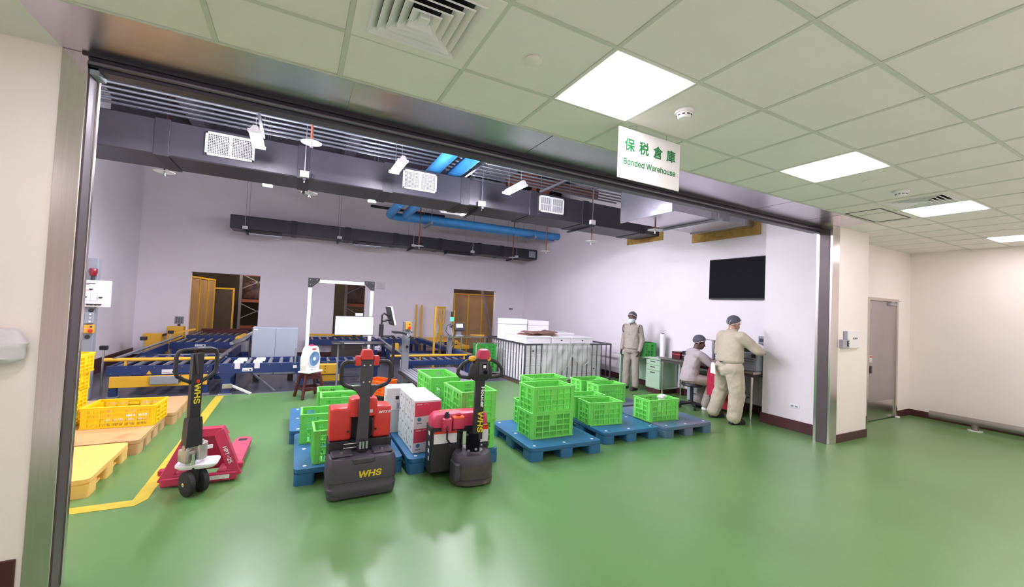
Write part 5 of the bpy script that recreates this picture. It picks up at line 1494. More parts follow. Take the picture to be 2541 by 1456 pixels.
MB().box(-0.095, 0.015, 0.197, 0.3, 0.592, 0.612, 0.005).build('amber_block', mat('amber_plastic', '#e8602c', 0.35), cv)
MB().box(-0.06, -0.01, 0.23, 0.27, 0.612, 0.64, 0.008).build('key_handle', M_CRIM, cv)
MB().cyl((-0.155, 0.24, 0.6), (-0.155, 0.24, 0.645), 0.025, 12).cyl((-0.155, 0.24, 0.64), (-0.155, 0.24, 0.66), 0.015, 10).build('knob', M_BLACK, cv, True)
m = MB()
for x, y in ((-0.2, 0.33), (-0.18, 0.4), (-0.13, 0.35), (-0.1, 0.4), (-0.04, 0.38)):
    m.cyl((x, y, 0.62), (x, y, 0.638), 0.013, 8)
m.build('top_dots', M_YEL, cv)
MB().cyl((0.11, 0.16, 0.29), (0.11, 0.16, 0.46), 0.055, 16).build('steering_column', M_BLACKG, t, True)
MB().cyl((0.11, 0.16, 0.285), (0.11, 0.16, 0.30), 0.085, 20).build('swivel_ring', M_CHROME, t, True)
MB().box(0.0, 0.035, 0.19, 0.22, 0.29, 0.47).build('silver_strut', M_CHROME, t)
m = MB()
for k in range(6):
    m.cyl((0.11 + 0.07 * math.cos(k + 3.6), 0.16 + 0.07 * math.sin(k + 3.6), 0.3 + 0.025 * k), (0.11 + 0.085 * math.cos(k + 3.6), 0.16 + 0.085 * math.sin(k + 3.6), 0.3 + 0.025 * k), 0.012, 8)
m.build('connectors', M_GALV, t, kind='stuff')
MB().tube([(-0.155, 0.23, 0.58), (-0.16, 0.19, 0.5), (-0.15, 0.22, 0.4), (-0.12, 0.24, 0.36)], 0.009, 6).build('charging_cable', M_BLACK, t, True)
MB().bar((-0.12, 0.24, 0.36), (-0.11, 0.235, 0.32), 0.025, 0.02).build('plug', M_BLACK, t)
# tiller leaning slightly right
q0, q1 = Vector((0.13, 0.14, 0.40)), Vector((0.125, 0.12, 1.0))
m = MB().bar(q0, q1, 0.095, 0.05, (0, 1, 0), 0.006)
tl = m.build('tiller', M_BLACK, t)
text('lettering', 'Houcar', 0.06, M_MARK_W, t, face_mtx((0.152, 0.095, 0.82), (0, 0, -1), (1, 0, 0)), bold=0.0015, width=0.2)
text('lettering', 'WHS', 0.10, M_MARK_Y, t, face_mtx((0.14, 0.099, 0.58), (0, 0, -1), (1, 0, 0)), bold=0.0025, width=0.2, shear=0.1)
m = MB().loft([[(0.125 + x, 0.12 + y, z) for x, y in rr(w, d, 0.03, 4)] for z, w, d in ((0.98, 0.14, 0.07), (1.02, 0.24, 0.09), (1.10, 0.22, 0.09), (1.19, 0.13, 0.08), (1.2, 0.1, 0.06))])
m.build('tiller_head', M_BLACK, t, True)
MB().box(0.09, 0.2, 0.066, 0.082, 1.035, 1.17, 0.01, 2).build('control_panel', M_CHAR, t)
MB().box(0.125, 0.17, 0.062, 0.067, 1.095, 1.145).build('display', M_BLACKG, t)
MB().box(0.133, 0.16, 0.0605, 0.0625, 1.105, 1.135).build('display_mark', M_MARK_W, t)
MB().cyl((0.155, 0.066, 1.065), (0.155, 0.045, 1.065), 0.018, 14).build('control_knob', M_BLACKG, t, True)
m = MB().loft([[(0.15 + x, 0.12 + y, z) for x, y in rr(w, d, 0.025, 5)] for z, w, d in ((1.19, 0.12, 0.09), (1.24, 0.125, 0.095), (1.275, 0.1, 0.08), (1.285, 0.06, 0.05))])
m.build('belly_button', M_CRIM, t, True)
for s_ in (-1, 1):
    o_ = 0.125
    pts = [(0.07, 0.12, 1.185), (0.13, 0.12, 1.17), (0.185, 0.12, 1.14), (0.225, 0.12, 1.09), (0.23, 0.12, 1.05), (0.2, 0.12, 1.02), (0.1, 0.12, 1.005)]
    MB().tube([(o_ + s_ * x, y, z) for x, y, z in pts], 0.018, 10).build('grip', M_BLACK, t, True)
    MB().bar((o_ + s_ * 0.06, 0.105, 1.20), (o_ + s_ * (0.13 if s_ < 0 else 0.085), 0.1, 1.19 if s_ < 0 else 1.17), 0.05, 0.05, bev=0.014).build('thumb_lever', M_YEL, t, True)
forks(t, 0.46, 1.56, 0.19, 0.16, M_BLACK, 0.055, 0.1)
MB().cyl((0.04, 0.2, 0.075), (0.14, 0.2, 0.075), 0.075, 16).build('drive_wheel', M_RUBBER, t, True)

# --- crimson hand pallet jack
t = thing('hand_pallet_jack', 'crimson hand pallet jack with black handle beside the yellow pallets', 'pallet jack', (-0.69, 4.36, 0), math.radians(-2))
MB().box(-0.285, 0.275, 0.20, 0.245, 0.015, 0.085, 0.006).build('front_bar', M_CRIM, t)
for s_ in (-1, 1):
    MB().bar((s_ * 0.27, 0.235, 0.04), (s_ * 0.10, 0.33, 0.44), 0.09, 0.05, (0, 1, 0), 0.004).build('torsion_brace', M_CRIM, t)
    MB().box(s_ * 0.285 - 0.03, s_ * 0.285 + 0.03, 0.24, 0.3, 0.1, 0.15, 0.008).build('lug', M_CRIM, t)
m = MB().loft([[(-0.15, 0.30, 0.40), (0.15, 0.30, 0.40), (0.16, 0.5, 0.36), (-0.16, 0.5, 0.36)], [(-0.12, 0.31, 0.465), (0.12, 0.31, 0.465), (0.13, 0.42, 0.46), (-0.13, 0.42, 0.46)]])
m.build('torsion_cap', M_CRIM, t)
m = MB().loft([[(-0.27, 0.42, 0.06), (0.27, 0.42, 0.06), (0.27, 0.44, 0.06), (-0.27, 0.44, 0.06)], [(-0.13, 0.42, 0.44), (0.13, 0.42, 0.44), (0.13, 0.44, 0.44), (-0.13, 0.44, 0.44)]])
m.build('back_plate', M_CRIM, t)
for s_ in (-1, 1):
    x = s_ * 0.20
    pts = [(x - 0.08, 0.22), (x + 0.08, 0.22), (x + 0.08, 1.15), (x + 0.05, 1.22), (x + 0.02, 1.235), (x - 0.02, 1.235), (x - 0.05, 1.22), (x - 0.08, 1.15)]
    f = MB().prism(pts, 0.055, 0.1).build('fork', M_PINKW, t)
    MB().box(x - 0.04, x + 0.04, 1.09, 1.16, 0.0995, 0.102).build('roller_slot', M_BLACK, f)
    MB().cyl((x - 0.035, 1.1, 0.04), (x + 0.035, 1.1, 0.04), 0.039, 12).build('load_roller', M_RUBBER, f, True)
text('lettering', 'HPT-25', 0.055, M_MARK_W, t, Matrix.Translation((0.189, 0.2525, 0.23)) @ face_mtx((0, 0, 0), (0.42, -0.24, -1.0), (1, 0.0, 0.42)), bold=0.0012, width=0.16)
MB().box(0.07, 0.22, 0.196, 0.199, 0.035, 0.07).build('warning_strip', M_MARK_W, t)
# pump and steering, turned to the right
ang = math.radians(38)
RZ = Matrix.Rotation(ang, 4, 'Z')
PZ = Matrix.Translation((-0.01, 0.03, 0)) @ RZ
def tm(mb):
    bmesh.ops.transform(mb.bm, matrix=PZ, verts=mb.bm.verts[:])
    return mb
for s_ in (-1, 1):
    w_ = tm(MB().lathe([(0.03, -0.024), (0.085, -0.024), (0.1, -0.018), (0.1, 0.018), (0.085, 0.024), (0.03, 0.024)], (0, 0, 0), 28, Matrix.Translation((s_ * 0.052, 0, 0.1)) @ Matrix.Rotation(PI / 2, 4, 'Y'))).build('steer_wheel', M_RUBBER, t, True)
    tm(MB().cyl((s_ * 0.05, 0, 0.1), (s_ * 0.083, 0, 0.1), 0.017, 12)).build('hub_bolt', M_CHROME, w_, True)
tm(MB().box(-0.03, 0.03, -0.03, 0.03, 0.1, 0.24, 0.006)).build('axle_fork', M_BLACK, t)
m = MB().loft([[(x, y + 0.1, z) for x, y in rr(w, d, 0.05, 5)] for z, w, d in ((0.215, 0.26, 0.2), (0.235, 0.3, 0.22), (0.25, 0.3, 0.22))])
m.build('pump_base', M_WHITE, t)
tm(MB().cyl((0, 0.06, 0.25), (0, 0.06, 0.285), 0.075, 20)).build('turntable', M_CHROME, t, True)
tm(MB().cyl((0.04, 0.06, 0.28), (0.04, 0.06, 0.41), 0.075, 20).cyl((0.04, 0.06, 0.41), (0.04, 0.06, 0.43), 0.045, 16).box(-0.09, 0.0, -0.03, 0.1, 0.275, 0.38, 0.012, 2)).build('pump_body', M_PUMP, t, True)
tm(MB().box(-0.1, -0.08, -0.06, 0.02, 0.3, 0.43, 0.006).box(-0.015, 0.005, -0.06, 0.02, 0.3, 0.43, 0.006).cyl((-0.11, -0.03, 0.42), (0.01, -0.03, 0.42), 0.022, 12)).build('handle_yoke', M_PUMP, t, True)
tm(MB().cyl((-0.04, -0.05, 0.27), (-0.04, -0.05, 0.36), 0.02, 12)).build('pump_piston', M_CHROME, t, True)
tm(MB().box(0.1, 0.15, 0.03, 0.045, 0.34, 0.37)).build('release_lever', M_WHITE, t)
m = MB().loft([[(-0.045 + sx * w, y + sy * d, z) for sx, sy in ((-1, -1), (1, -1), (1, 1), (-1, 1))] for w, d, y, z in ((0.062, 0.04, -0.02, 0.42), (0.055, 0.036, -0.02, 0.62), (0.05, 0.034, -0.02, 0.66))])
tm(m).build('handle_boot', M_BLACK, t)
m = MB().loft([[(-0.045 + sx * w, y + sy * d, z) for sx, sy in ((-1, -1), (1, -1), (1, 1), (-1, 1))] for w, d, y, z in ((0.04, 0.022, -0.02, 0.64), (0.042, 0.022, -0.02, 1.0), (0.042, 0.022, -0.02, 1.2))])
tm(m).build('handle_shaft', M_BLACK, t)
for s_ in (-1, 1):
    pts = [(0.0, 1.235), (0.1, 1.235), (0.14, 1.22), (0.155, 1.18), (0.155, 1.06), (0.14, 1.02), (0.09, 0.985), (0.03, 0.955)]
    tm(MB().tube([(-0.045 + s_ * x, -0.02, z) for x, z in pts], 0.016, 10)).build('handle_loop', M_BLACK, t, True)
tm(MB().tube([(-0.07, -0.05, 1.19), (-0.06, -0.05, 1.1), (-0.05, -0.045, 1.03)], 0.009, 6)).build('release_trigger', M_CHAR, t, True)
text('lettering', 'WHS', 0.085, M_MARK_Y, t, PZ @ face_mtx((-0.04, -0.0435, 0.86), (0, 0, -1), (1, 0, 0)), bold=0.0018, width=0.17)
tm(MB().lathe([(0.016, 0), (0.016, 0.002), (0, 0.002)], (-0.04, -0.042, 0.965), 14, Matrix.Rotation(PI / 2, 4, 'X') @ Matrix.Diagonal((0.8, 1, 1, 1)))).build('oval_badge', M_REDBTN, t)

# --- plastic stool and box fan
t = thing('plastic_stool', 'maroon plastic stool under the fan', 'stool', (0.27, 7.92, 0), math.radians(20))
m = MB().loft([[(x, y, z) for x, y in rr(w, w, 0.04, 4)] for z, w in ((0.395, 0.28), (0.42, 0.28), (0.43, 0.26))])
m.build('seat', M_STOOL, t, True)
for sx in (-1, 1):
    for sy in (-1, 1):
        MB().bar((sx * 0.175, sy * 0.175, 0.0), (sx * 0.115, sy * 0.115, 0.4), 0.045, 0.045, bev=0.01).build('leg', M_STOOL, t)
for sx in (-1, 1):
    MB().bar((sx * 0.145, -0.14, 0.16), (sx * 0.145, 0.14, 0.16), 0.02, 0.05).bar((-0.14, sx * 0.145, 0.16), (0.14, sx * 0.145, 0.16), 0.02, 0.05).build('stretcher', M_STOOL, t)
    MB().box(-0.13, 0.13, sx * 0.128 - 0.008, sx * 0.128 + 0.008, 0.33, 0.4).build('apron', M_STOOL, t)
    MB().box(sx * 0.128 - 0.008, sx * 0.128 + 0.008, -0.13, 0.13, 0.33, 0.4).build('apron', M_STOOL, t)
t = thing('electric_fan', 'white box fan with a blue round grille on the maroon stool', 'fan', (0.26, 7.9, 0.432), math.radians(48))
prof = [(-0.15, 0.0), (0.15, 0.0), (0.165, 0.12), (0.155, 0.28), (0.12, 0.4), (0.08, 0.445), (-0.08, 0.445), (-0.12, 0.4), (-0.155, 0.28), (-0.165, 0.12)]
MB().prism(prof, -0.06, 0.06, Matrix.Rotation(PI / 2, 4, 'X')).build('housing', M_WHITEP, t)
MB().box(-0.17, 0.17, -0.13, 0.1, 0.0, 0.03, 0.012, 2).build('base', M_WHITEP, t)
RX = Matrix.Translation((0.01, -0.06, 0.23)) @ Matrix.Rotation(PI / 2, 4, 'X')
MB().lathe([(0.14, 0), (0.14, 0.015), (0.128, 0.018), (0.126, 0.0)], (0, 0, 0), 32, RX).build('grille_ring', M_WHITEP, t, True)
MB().lathe([(0.126, 0.004), (0.0, 0.006)], (0, 0, 0), 32, RX).build('grille_disc', M_FANBLUE, t, True)
m = MB()
for k in range(36):
    a = 2 * PI * k / 36
    m.bar((0.01 + 0.03 * math.cos(a), -0.067, 0.23 + 0.03 * math.sin(a)), (0.01 + 0.126 * math.cos(a + 0.3), -0.069, 0.23 + 0.126 * math.sin(a + 0.3)), 0.004, 0.004)
m.build('grille_bars', M_FANBLUE, t, kind='stuff')
MB().lathe([(0.032, 0.006), (0.03, 0.016), (0, 0.018)], (0, 0, 0), 18, RX).build('hub_cap', M_WHITEP, t, True)
MB().box(-0.04, 0.05, -0.066, -0.058, 0.385, 0.41, 0.003).build('switches', M_REDBTN, t)
MB().box(-0.02, 0.04, -0.03, 0.03, 0.44, 0.47, 0.01).build('timer_knob', M_CRIM, t)
MB().prism([(-0.05 + 0.1 * i / 6, 0.05 + 0.012 * math.sin(i * 1.2)) for i in range(7)] + [(0.05, 0.04), (-0.05, 0.04)], 0.0605, 0.062, Matrix.Rotation(PI / 2, 4, 'X')).build('wave_logo', M_FANBLUE, t)

# ================================================================== DESKS AND PEOPLE
t = thing('office_desk', 'mint green steel desk with drawers along the right wall', 'desk', (6.79, 6.2, 0))
MB().box(0, 0.55, 0, 1.25, 0.715, 0.745, 0.006).build('top', M_DESK, t)
MB().box(0.02, 0.54, 1.2, 1.24, 0.0, 0.715).build('side_panel', M_DESK, t)
MB().box(0.47, 0.51, 0.42, 1.2, 0.14, 0.715).build('modesty_panel', M_DESK, t)
MB().box(0.03, 0.54, 0.02, 0.42, 0.1, 0.715, 0.004).build('pedestal', M_DESK, t)
for z0, z1 in ((0.6, 0.705), (0.485, 0.59), (0.12, 0.475)):
    d_ = MB().box(0.015, 0.03, 0.03, 0.41, z0, z1, 0.004).build('drawer', M_DESK, t)
    MB().box(0.002, 0.016, 0.16, 0.28, z1 - 0.045, z1 - 0.025, 0.003).build('handle', M_DARKMETAL, d_)
MB().box(0.05, 0.53, 0.04, 0.4, 0.0, 0.1).build('plinth', M_BASE, t)
tag(MB().box(6.83, 7.1, 6.28, 6.6, 0.746, 0.749, 0).build('paper_sheet', M_PAPER), 'white papers lying on the mint green desk', 'paper')
t = thing('film_roll', 'upright white roll of stretch film on the mint green desk', 'film roll', (7.16, 6.5, 0.751))
MB().cyl((0, 0, 0), (0, 0, 0.5), 0.055, 18).build('roll', M_FOAM, t, True)
MB().cyl((0, 0, 0.5), (0, 0, 0.515), 0.03, 14).build('core', M_DARKMETAL, t, True)
# steel work table
t = thing('steel_table', 'stainless work table along the right wall in front of the two workers', 'table', (6.66, 4.14, 0))
MB().box(0, 0.66, 0, 2.0, 0.77, 0.815, 0.006).build('top', M_STEEL, t)
MB().box(0.03, 0.63, 0.03, 1.97, 0.72, 0.77).build('apron', M_DARKMETAL, t)
for x in (0.06, 0.6):
    for y in (0.07, 1.93):
        l_ = MB().cyl((x, y, 0.03), (x, y, 0.72), 0.022, 12).cyl((x, y, 0.6), (x, y, 0.72), 0.028, 12).build('leg', M_STEEL, t, True)
        MB().cyl((x, y, 0.0), (x, y, 0.03), 0.014, 10).build('foot', M_CHROME, l_, True)
MB().cyl((0.06, 1.93, 0.16), (0.6, 1.93, 0.16), 0.012, 8).cyl((0.6, 0.07, 0.16), (0.6, 1.93, 0.16), 0.012, 8).build('brace', M_STEEL, t, True)
MB().tube([(0.2, 0.3, 0.72), (0.1, 0.5, 0.42), (0.3, 0.6, 0.3), (0.45, 0.35, 0.34), (0.3, 0.2, 0.4), (0.5, 0.5, 0.2), (0.55, 0.8, 0.1)], 0.008, 6).build('hanging_cable', M_BLACK, t, True)
t = thing('cable_bundle', 'tangled pale cable hanging below the steel table', 'cable', (6.95, 4.5, 0.0))
MB().tube([(0.12 * math.cos(a), 0.16 * math.sin(a), 0.33 + 0.05 * math.sin(2 * a)) for a in [2 * PI * i / 16 for i in range(17)]], 0.012, 6).build('coil', M_GREYC, t, True)
MB().tube([(0.12, 0, 0.33), (0.1, 0.05, 0.55), (0.05, 0.1, 0.7)], 0.01, 6).tube([(0.1, 0.0, 0.3), (0.05, 0.2, 0.1), (0, 0.3, 0.01)], 0.01, 6).build('lead', M_GREYC, t, True)
t = thing('printer', 'pale grey desktop printer on the steel table', 'printer', (6.95, 4.3, 0.816))
MB().box(-0.2, 0.22, -0.15, 0.2, 0.0, 0.3, 0.012, 2).build('housing', M_GREY, t)
MB().box(-0.215, -0.2, -0.12, 0.17, 0.04, 0.1, 0.004).build('paper_tray', M_GREY, t)
MB().box(-0.203, -0.199, -0.1, 0.15, 0.15, 0.158).box(-0.203, -0.199, -0.1, 0.15, 0.19, 0.198).build('output_slot', M_BLACK, t)
MB().box(-0.1, 0.22, -0.14, 0.19, 0.3, 0.36, 0.012).build('scanner_lid', M_BLACK, t)
MB().box(-0.21, -0.199, -0.13, -0.06, 0.22, 0.28).build('panel', M_CHAR, t)
t = thing('desktop_box', 'dark electronics box on the steel table beside the printer', 'box', (7.05, 4.72, 0.816))
MB().box(-0.15, 0.15, -0.1, 0.1, 0, 0.42, 0.008).build('case', M_BLACK, t)
for k in range(3):
    MB().box(-0.155, -0.149, -0.08, 0.08, 0.06 + 0.1 * k, 0.1 + 0.1 * k).build('slot_cover', M_GREY, t)
t = thing('wall_box', 'small grey box on the right wall above the printer', 'box', (XR, 4.4, 1.24))
MB().box(-0.07, 0, -0.06, 0.06, 0, 0.14, 0.006).build('housing', M_GREYC, t)
MB().box(-0.075, -0.069, -0.04, 0.04, 0.04, 0.1).build('cover', M_CHAR, t)
t = thing('lamp_arm', 'thin grey angled arm standing on the steel table beside the seated worker', 'arm', (7.1, 5.2, 0.816))
MB().box(-0.03, 0.03, -0.02, 0.02, 0, 0.42, 0.003).build('upright', M_GREYC, t)
MB().bar((0, 0, 0.42), (-0.02, 0.32, 0.42), 0.02, 0.012).build('arm', M_GREYC, t)
MB().box(-0.06, 0.06, -0.06, 0.06, 0, 0.012).build('foot', M_GREYC, t)
for k, (x, y, c, l) in enumerate(((6.95, 5.85, M_STOOL, 'dark red carton on the steel table left of the seated worker'), (6.98, 5.62, M_BLACK, 'dark box on the steel table just left of the seated worker'))):
    t = thing('small_box', l, 'box', (x, y, 0.816), 0, 'small boxes on the steel table')
    MB().box(-0.12, 0.12, -0.1, 0.1, 0, 0.13 + 0.03 * k, 0.004).build('body', c, t)
    MB().box(-0.122, 0.122, -0.102, 0.102, 0.07, 0.085).build('band', M_CARTON_R if k == 0 else M_GREY, t)
# grey drawer unit under the table
t = thing('drawer_unit', 'pale green drawer unit under the steel table behind the seated worker', 'drawer unit', (7.0, 5.35, 0))
MB().box(-0.15, 0.25, -0.2, 0.22, 0.05, 0.6, 0.005).build('body', M_DESK, t)
for k in range(3):
    d_ = MB().box(-0.165, -0.15, -0.19, 0.21, 0.07 + 0.175 * k, 0.235 + 0.175 * k, 0.004).build('drawer', M_GREY, t)
    MB().box(-0.178, -0.164, -0.05, 0.07, 0.19 + 0.175 * k, 0.21 + 0.175 * k).build('handle', M_DARKMETAL, d_)
MB().box(-0.13, 0.23, -0.18, 0.2, 0, 0.05).build('plinth', M_BLACK, t)
# red chair between the two workers
t = thing('red_chair', 'red upholstered chair with tall rounded back between the two workers', 'chair', (6.585, 4.69, 0), math.radians(-90))
m = MB().prism([(-0.22, 0.3), (0.22, 0.3), (0.22, 0.68), (0.19, 0.78), (0.12, 0.84), (0.0, 0.86), (-0.12, 0.84), (-0.19, 0.78), (-0.22, 0.68)], -0.04, 0.04, Matrix.Rotation(PI / 2, 4, 'X'))
m.build('backrest', M_REDCLOTH, t)
MB().box(-0.21, 0.21, 0.04, 0.2, 0.3, 0.42, 0.03, 2).build('seat', M_REDCLOTH, t)
MB().box(-0.2, 0.2, 0.045, 0.06, 0.1, 0.3).build('skirt', M_REDCLOTH, t)
for sx in (-0.18, 0.18):
    for sy in (0.0, 0.18):
        MB().cyl((sx, sy, 0), (sx, sy, 0.32), 0.013, 8).build('leg', M_STEEL, t, True)
# work stool for the seated man
t = thing('work_stool', 'black work stool under the seated worker', 'stool', (6.52, 5.2, 0))
MB().lathe([(0.02, 0.40), (0.17, 0.40), (0.19, 0.42), (0.18, 0.455), (0.0, 0.46)], n=24).build('seat', M_BLACK, t, True)
MB().cyl((0, 0, 0.08), (0, 0, 0.4), 0.03, 12).cyl((0, 0, 0.3), (0, 0, 0.4), 0.018, 10).build('gas_column', M_BLACK, t, True)
for k in range(5):
    a = 2 * PI * k / 5 + 0.3
    l_ = MB().bar((0.02 * math.cos(a), 0.02 * math.sin(a), 0.09), (0.24 * math.cos(a), 0.24 * math.sin(a), 0.065), 0.04, 0.03).build('base_leg', M_BLACK, t)
    MB().cyl((0.235 * math.cos(a) - 0.015 * math.sin(a), 0.235 * math.sin(a) + 0.015 * math.cos(a), 0.03), (0.235 * math.cos(a) + 0.015 * math.sin(a), 0.235 * math.sin(a) - 0.015 * math.cos(a), 0.03), 0.03, 10).build('caster', M_RUBBER, l_, True)

# ------------------------------------------------------------------ people
def solid(name, m, mtl, par, vox=0.01, smooth=4, dec=0.35, wrinkle=0.0, wsize=0.12):
    """merge overlapping volumes into one continuous skin (voxel remesh), smooth it, optionally wrinkle it."""
    bmesh.ops.recalc_face_normals(m.bm, faces=m.bm.faces[:])
    me = bpy.data.meshes.new(name + '_source')
    m.bm.to_mesh(me); m.bm.free()
    o = bpy.data.objects.new(name + '_source', me)
    COL.objects.link(o)
    r = o.modifiers.new('r', 'REMESH'); r.mode = 'VOXEL'; r.voxel_size = vox
    s_ = o.modifiers.new('s', 'SMOOTH'); s_.factor = 0.5; s_.iterations = smooth
    if wrinkle > 0:
        tx = bpy.data.textures.get('cloth_clouds_%d' % int(wsize * 1000)) or bpy.data.textures.new('cloth_clouds_%d' % int(wsize * 1000), 'CLOUDS')
        tx.noise_scale = wsize; tx.noise_depth = 2
        d_ = o.modifiers.new('d', 'DISPLACE'); d_.texture = tx; d_.strength = wrinkle; d_.mid_level = 0.5; d_.texture_coords = 'LOCAL'
    if dec < 1:
        k = o.modifiers.new('k', 'DECIMATE'); k.ratio = dec
    dg = bpy.context.evaluated_depsgraph_get()
    res = bpy.data.meshes.new_from_object(o.evaluated_get(dg))
    bpy.data.objects.remove(o)
    res.name = name
    res.materials.clear(); res.materials.append(mtl)
    for p in res.polygons: p.use_smooth = True
    return ob(name, res, par)
def limb(m, pts, rs, n=14):
    for p, r in zip(pts, rs):
        m.sph(p, r, n=14, k=10)
    for i in range(len(pts) - 1):
        m.cyl(pts[i], pts[i + 1], rs[i], n, rs[i + 1])
def stack(m, rings, n=20):
    """rings: (cx, cy, z, half width x, half depth y)."""
    m.loft([[(x + a * math.cos(2 * PI * j / n), y + b * math.sin(2 * PI * j / n), z) for j in range(n)] for x, y, z, a, b in rings])
def hand(m, wrist, d, side, palm_n, curl=0.5, L=0.18):
    """palm and five fingers; d = pointing direction, palm_n = palm normal, side = thumb side (+1/-1)."""
    d = Vector(d).normalized(); nrm = Vector(palm_n)
    nrm = (nrm - d * nrm.dot(d)).normalized()
    lat = d.cross(nrm) * side
    w = Vector(wrist)
    k = w + d * 0.085
    for u in (-0.028, -0.009, 0.01, 0.028):
        m.cyl(w + lat * u * 0.6, k + lat * u, 0.016, 10, 0.014)
        m.sph(k + lat * u, 0.0135, n=10, k=8)
    for i, u in enumerate((0.03, 0.01, -0.011, -0.03)):
        ln = (0.07, 0.078, 0.072, 0.056)[i]
        p = k + lat * u
        ang_ = curl * 0.5
        dirv = d
        for s_, (f, r0, r1) in enumerate(((0.45, 0.0098, 0.009), (0.32, 0.009, 0.0082), (0.23, 0.0082, 0.0072))):
            dirv = (d * math.cos(ang_) + nrm * math.sin(ang_)).normalized()
            q = p + dirv * ln * f
            m.cyl(p, q, r0, 8, r1); m.sph(q, r1, n=8, k=6)
            p = q; ang_ += curl
    p = w + d * 0.03 + lat * 0.028
    q = p + (d * 0.6 + lat * 0.7 + nrm * 0.25).normalized() * 0.042
    e = q + (d * 0.9 + lat * 0.2 + nrm * 0.3).normalized() * 0.032
    m.cyl(p, q, 0.0125, 8, 0.0105); m.sph(q, 0.0105, n=8, k=6); m.cyl(q, e, 0.0105, 8, 0.0085); m.sph(e, 0.0085, n=8, k=6)
def head(m, c, yaw_, pit=0.0, s=1.0):
    """head with jaw, nose, brow, ears, lips and eye sockets' bulges; returns its matrix (local -y = face)."""
    H_ = Matrix.Translation(c) @ Matrix.Rotation(yaw_, 4, 'Z') @ Matrix.Rotation(pit, 4, 'X') @ Matrix.Scale(s, 4)
    def sp(x, y, z, r, a=1, b=1, g=1):
        bmesh.ops.create_uvsphere(m.bm, u_segments=18, v_segments=12, radius=r, matrix=H_ @ Matrix.Translation((x, y, z)) @ Matrix.Diagonal((a, b, g, 1)))
    sp(0, 0.012, 0.035, 0.095, 0.82, 1.0, 0.95)      # cranium
    sp(0, -0.02, -0.03, 0.078, 0.86, 0.95, 1.15)     # face
    sp(0, -0.045, -0.088, 0.045, 1.0, 0.9, 0.7)      # chin and jaw
    sp(0, -0.088, -0.018, 0.016, 0.8, 0.8, 1.9)      # nose bridge
    sp(0, -0.103, -0.038, 0.016, 1.05, 0.9, 0.75)    # nose tip
    for s_ in (-1, 1):
        sp(s_ * 0.033, -0.074, 0.018, 0.022, 1.2, 0.6, 0.5)   # brow
        sp(s_ * 0.078, 0.012, -0.018, 0.026, 0.35, 0.75, 1.25)  # ear
        sp(s_ * 0.04, -0.06, -0.04, 0.026, 1, 0.7, 0.9)       # cheek
    sp(0, -0.09, -0.066, 0.016, 1.5, 0.5, 0.45)      # upper lip
    sp(0, -0.087, -0.076, 0.015, 1.3, 0.5, 0.5)      # lower lip
    return H_
def face_bits(par, H_):
    for s_ in (-1, 1):
        e = MB().sph((0, 0, 0), 0.0095, n=12, k=8)
        bmesh.ops.transform(e.bm, matrix=H_ @ Matrix.Translation((s_ * 0.032, -0.0735, 0.0)), verts=e.bm.verts[:])
        ey = e.build('eye', M_WHITEP, par, True)
        e = MB().sph((0, 0, 0), 0.0052, n=10, k=6)
        bmesh.ops.transform(e.bm, matrix=H_ @ Matrix.Translation((s_ * 0.032, -0.0795, 0.0)), verts=e.bm.verts[:])
        e.build('iris', M_BLACK, ey, True)
def cap(par, H_, band=True, mt=None, low=0.0):
    """bouffant hair net: shell over the cranium with a pale elastic rim."""
    m = MB().sph((0, 0, 0), 1, n=28, k=20)
    bmesh.ops.delete(m.bm, geom=[v for v in m.bm.verts if v.co.z < -0.2 - 0.6 * v.co.y], context='VERTS')
    for v in m.bm.verts:
        n_ = 1 + 0.02 * math.sin(v.co.x * 14) * math.cos(v.co.y * 11)
        v.co = Vector((v.co.x * 0.094 * n_, v.co.y * 0.115 * n_ + 0.012, v.co.z * 0.108 + 0.035))
    bmesh.ops.transform(m.bm, matrix=H_, verts=m.bm.verts[:])
    c_ = m.build('hair_net', M_NET, par, True)
    if band:
        m = MB()
        pts = []
        for i in range(28):
            a = 2 * PI * i / 28
            zu = -0.2 - 0.6 * math.sin(a)
            k_ = math.sqrt(max(0.2, 1 - zu * zu))
            pts.append(H_ @ Vector((0.095 * math.cos(a) * k_, 0.116 * math.sin(a) * k_ + 0.012, zu * 0.108 + 0.035)))
        m.tube(pts, 0.0045, 6, closed=True)
        m.build('elastic_rim', M_BAND, c_, True)
    return c_

# --- standing guard with vest and mask (local -y is his front)
P = thing('person', 'person standing with hands down, beige vest over grey sleeves, face mask and hair net', 'person', (6.65, 6.9, 0), math.radians(-72))
feet_ = {-1: (-0.12, 0.02), 1: (0.12, -0.02)}
m = MB()
H1 = head(m, (0.0, -0.02, 1.575), 0.12, 0.05)
m.cyl((0, 0.01, 1.40), (0, -0.005, 1.54), 0.056, 16, 0.053)
stack(m, [(0, 0, 0.9, 0.15, 0.1), (0, 0, 1.1, 0.14, 0.09), (0, 0, 1.3, 0.16, 0.1), (0, 0, 1.4, 0.12, 0.07), (0, 0.01, 1.44, 0.06, 0.05)])
arms = {}
for s_ in (-1, 1):
    limb(m, [(s_ * 0.09, 0.0, 0.9), (s_ * 0.11, -0.01, 0.5), (s_ * 0.12, 0.0, 0.1)], [0.075, 0.05, 0.038])
    sh, el, wr = Vector((s_ * 0.172, 0.01, 1.375)), Vector((s_ * 0.222, 0.04, 1.10)), Vector((s_ * 0.215, -0.05, 0.87))
    arms[s_] = (sh, el, wr)
    limb(m, [sh, el, wr], [0.045, 0.036, 0.028])
    hand(m, wr, (wr - el).normalized(), -s_ if s_ < 0 else -s_, (-s_, 0.1, 0), 0.4)
body = solid('body', m, M_SKIN, P, 0.0055, 2, 0.3)
m = MB()
